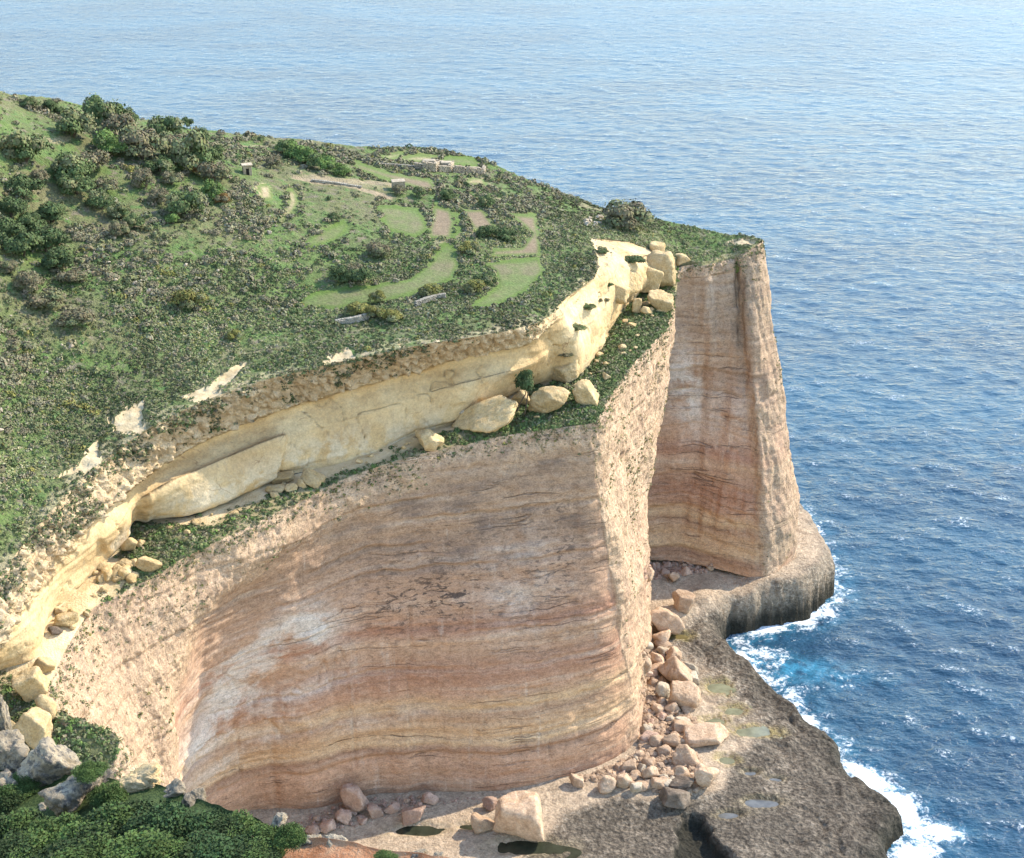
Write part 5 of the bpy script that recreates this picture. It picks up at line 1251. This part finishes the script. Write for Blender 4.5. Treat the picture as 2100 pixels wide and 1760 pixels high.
for i, (cx, cy, wp, hp_, sd, lab) in enumerate(FRK):
    Yf = np.interp(cx, fe_x, FE[:, 1]) + (.8 if cy < np.interp(cx, fe_x, proj(FE)[1]) else -1.0)
    if cx < 60 and cy < 1540: Yf += 2
    c_ = PY(cx, cy, Yf); s_ = slant(c_) / FPX / 2
    mt_ = M_YB if 'tan' in lab or 'flat stone' in lab else (M_WHITE if 'white' in lab else M_GREY)
    o = link('rock', rock_mesh('rock', 900 + abs(sd), mt_ if mt_ is M_YB else M_GREY, 5, 9, 11 if sd > 0 else 16, .34, box=1 if sd < 0 else 0), loc=c_, rot=(.1, R(18 if wp > 90 else 6 * (i % 3)), i * .7), scale=(s_ * wp, s_ * (wp + hp_) / 2, s_ * hp_ * 1.1))
    tag(o, lab, 'rock', 'grey rocks on the near knoll')
def leafy(name, seed, col, col2, lobes, K, q):
    rg = np.random.default_rng(seed)
    d = rg.normal(size=(lobes, 3)); d[:, 2] = np.abs(d[:, 2]); d /= np.linalg.norm(d, axis=1, keepdims=True)
    C = d * (.84 * rg.random((lobes, 1)) ** .4) * (1, 1, .85) ; Rr = (.16 + .20 * rg.random((lobes, 1)) ** 1.5) * np.ones((1, 3))
    cols = np.where(rg.random((lobes, 1)) < .3, np.array(col2), np.array(col)) * (.7 + .5 * rg.random((lobes, 1)))
    V, F, cc = leaves(C, Rr, cols, K, q, rg, hz=1.0, jit=.7)
    V2, F2, cc2 = leaves(C, Rr * 1.45, cols * 1.1, K // 4, q, rg, hz=1.0, jit=1.2)
    return np_mesh(name, np.vstack([V, V2]), np.vstack([F, F2 + len(V)]), M_LEAF, False, colors={'col': np.vstack([cc, cc2])})
FGD = (.034, .052, .019); FGL = (.062, .096, .027)
LB = [leafy('foliage', 40 + i, a, b, 60, 760, .068) for i, (a, b) in enumerate([(FGD, FGL), (FGD, (.045, .07, .02)), (FGL, (.068, .105, .028)), ((.035, .06, .022), FGD)])]
FBUSH = [(250,1680,150,110,1,'dark leafy bush just below the long tan rock'),(330,1690,150,110,3,'grey-leaved bush in the middle of the foreground bushes'),(400,1690,120,90,3,'bush with glossy leaves below the end of the rock row'),(470,1700,120,80,0,'green bush right of the rock row'),
         (540,1712,100,66,2,'bright green bush near the white rock'),(595,1712,60,50,2,'small bright bush at the right end of the bushes'),(200,1715,150,100,0,'dark bush in the middle of the lower left'),(110,1705,130,90,2,'bright green bush at the lower left'),(45,1690,120,90,1,'dark bush under the grey rocks at the left edge'),
         (30,1745,140,80,0,'dark bush in the lower left corner'),(300,1755,180,90,2,'green bush on the bottom edge, left of centre'),(430,1745,160,90,3,'speckled bush on the bottom edge below the rock row'),(150,1755,150,70,1,'dark bush on the bottom edge at left'),(520,1752,110,60,1,'dark bush beside the red soil'),
         (225,1628,66,50,2,'small green bush between the blocky pale rock and the long tan rock'),(45,1606,70,34,2,'low green growth between the grey rocks'),(790,1760,46,22,2,'small yellow-green shrub at the edge of the red soil'),(185,1580,60,30,2,'green tuft above the blocky pale rock'),(10,1640,60,60,1,'dark shrub at the left edge between rocks')]
rf = np.random.default_rng(61)
for i, (cx, cy, wp, hp_, kd, lab) in enumerate(FBUSH):
    if cy > 1640 and cx < 560: cy += 15; hp_ *= .9
    Ye = np.interp(cx, fe_x, FE[:, 1]); ye = np.interp(cx, fe_x, proj(FE)[1]); Yf = Ye - max(0, (cy - ye)) * .045 - .5
    c_ = PY(cx, cy, Yf); s_ = slant(c_) / FPX / 2
    e_ = link('bush', None, loc=c_ - (0, 0, s_ * hp_ * .55), rot=(0, 0, rf.random() * 6.28), scale=(s_ * wp * 1.1, s_ * wp * 1.0, s_ * hp_ * 1.35)); tag(e_, lab, 'bush', 'bushes on the near knoll')
    link('foliage', LB[kd], e_); link('trunk', TRUNK_ME, e_)
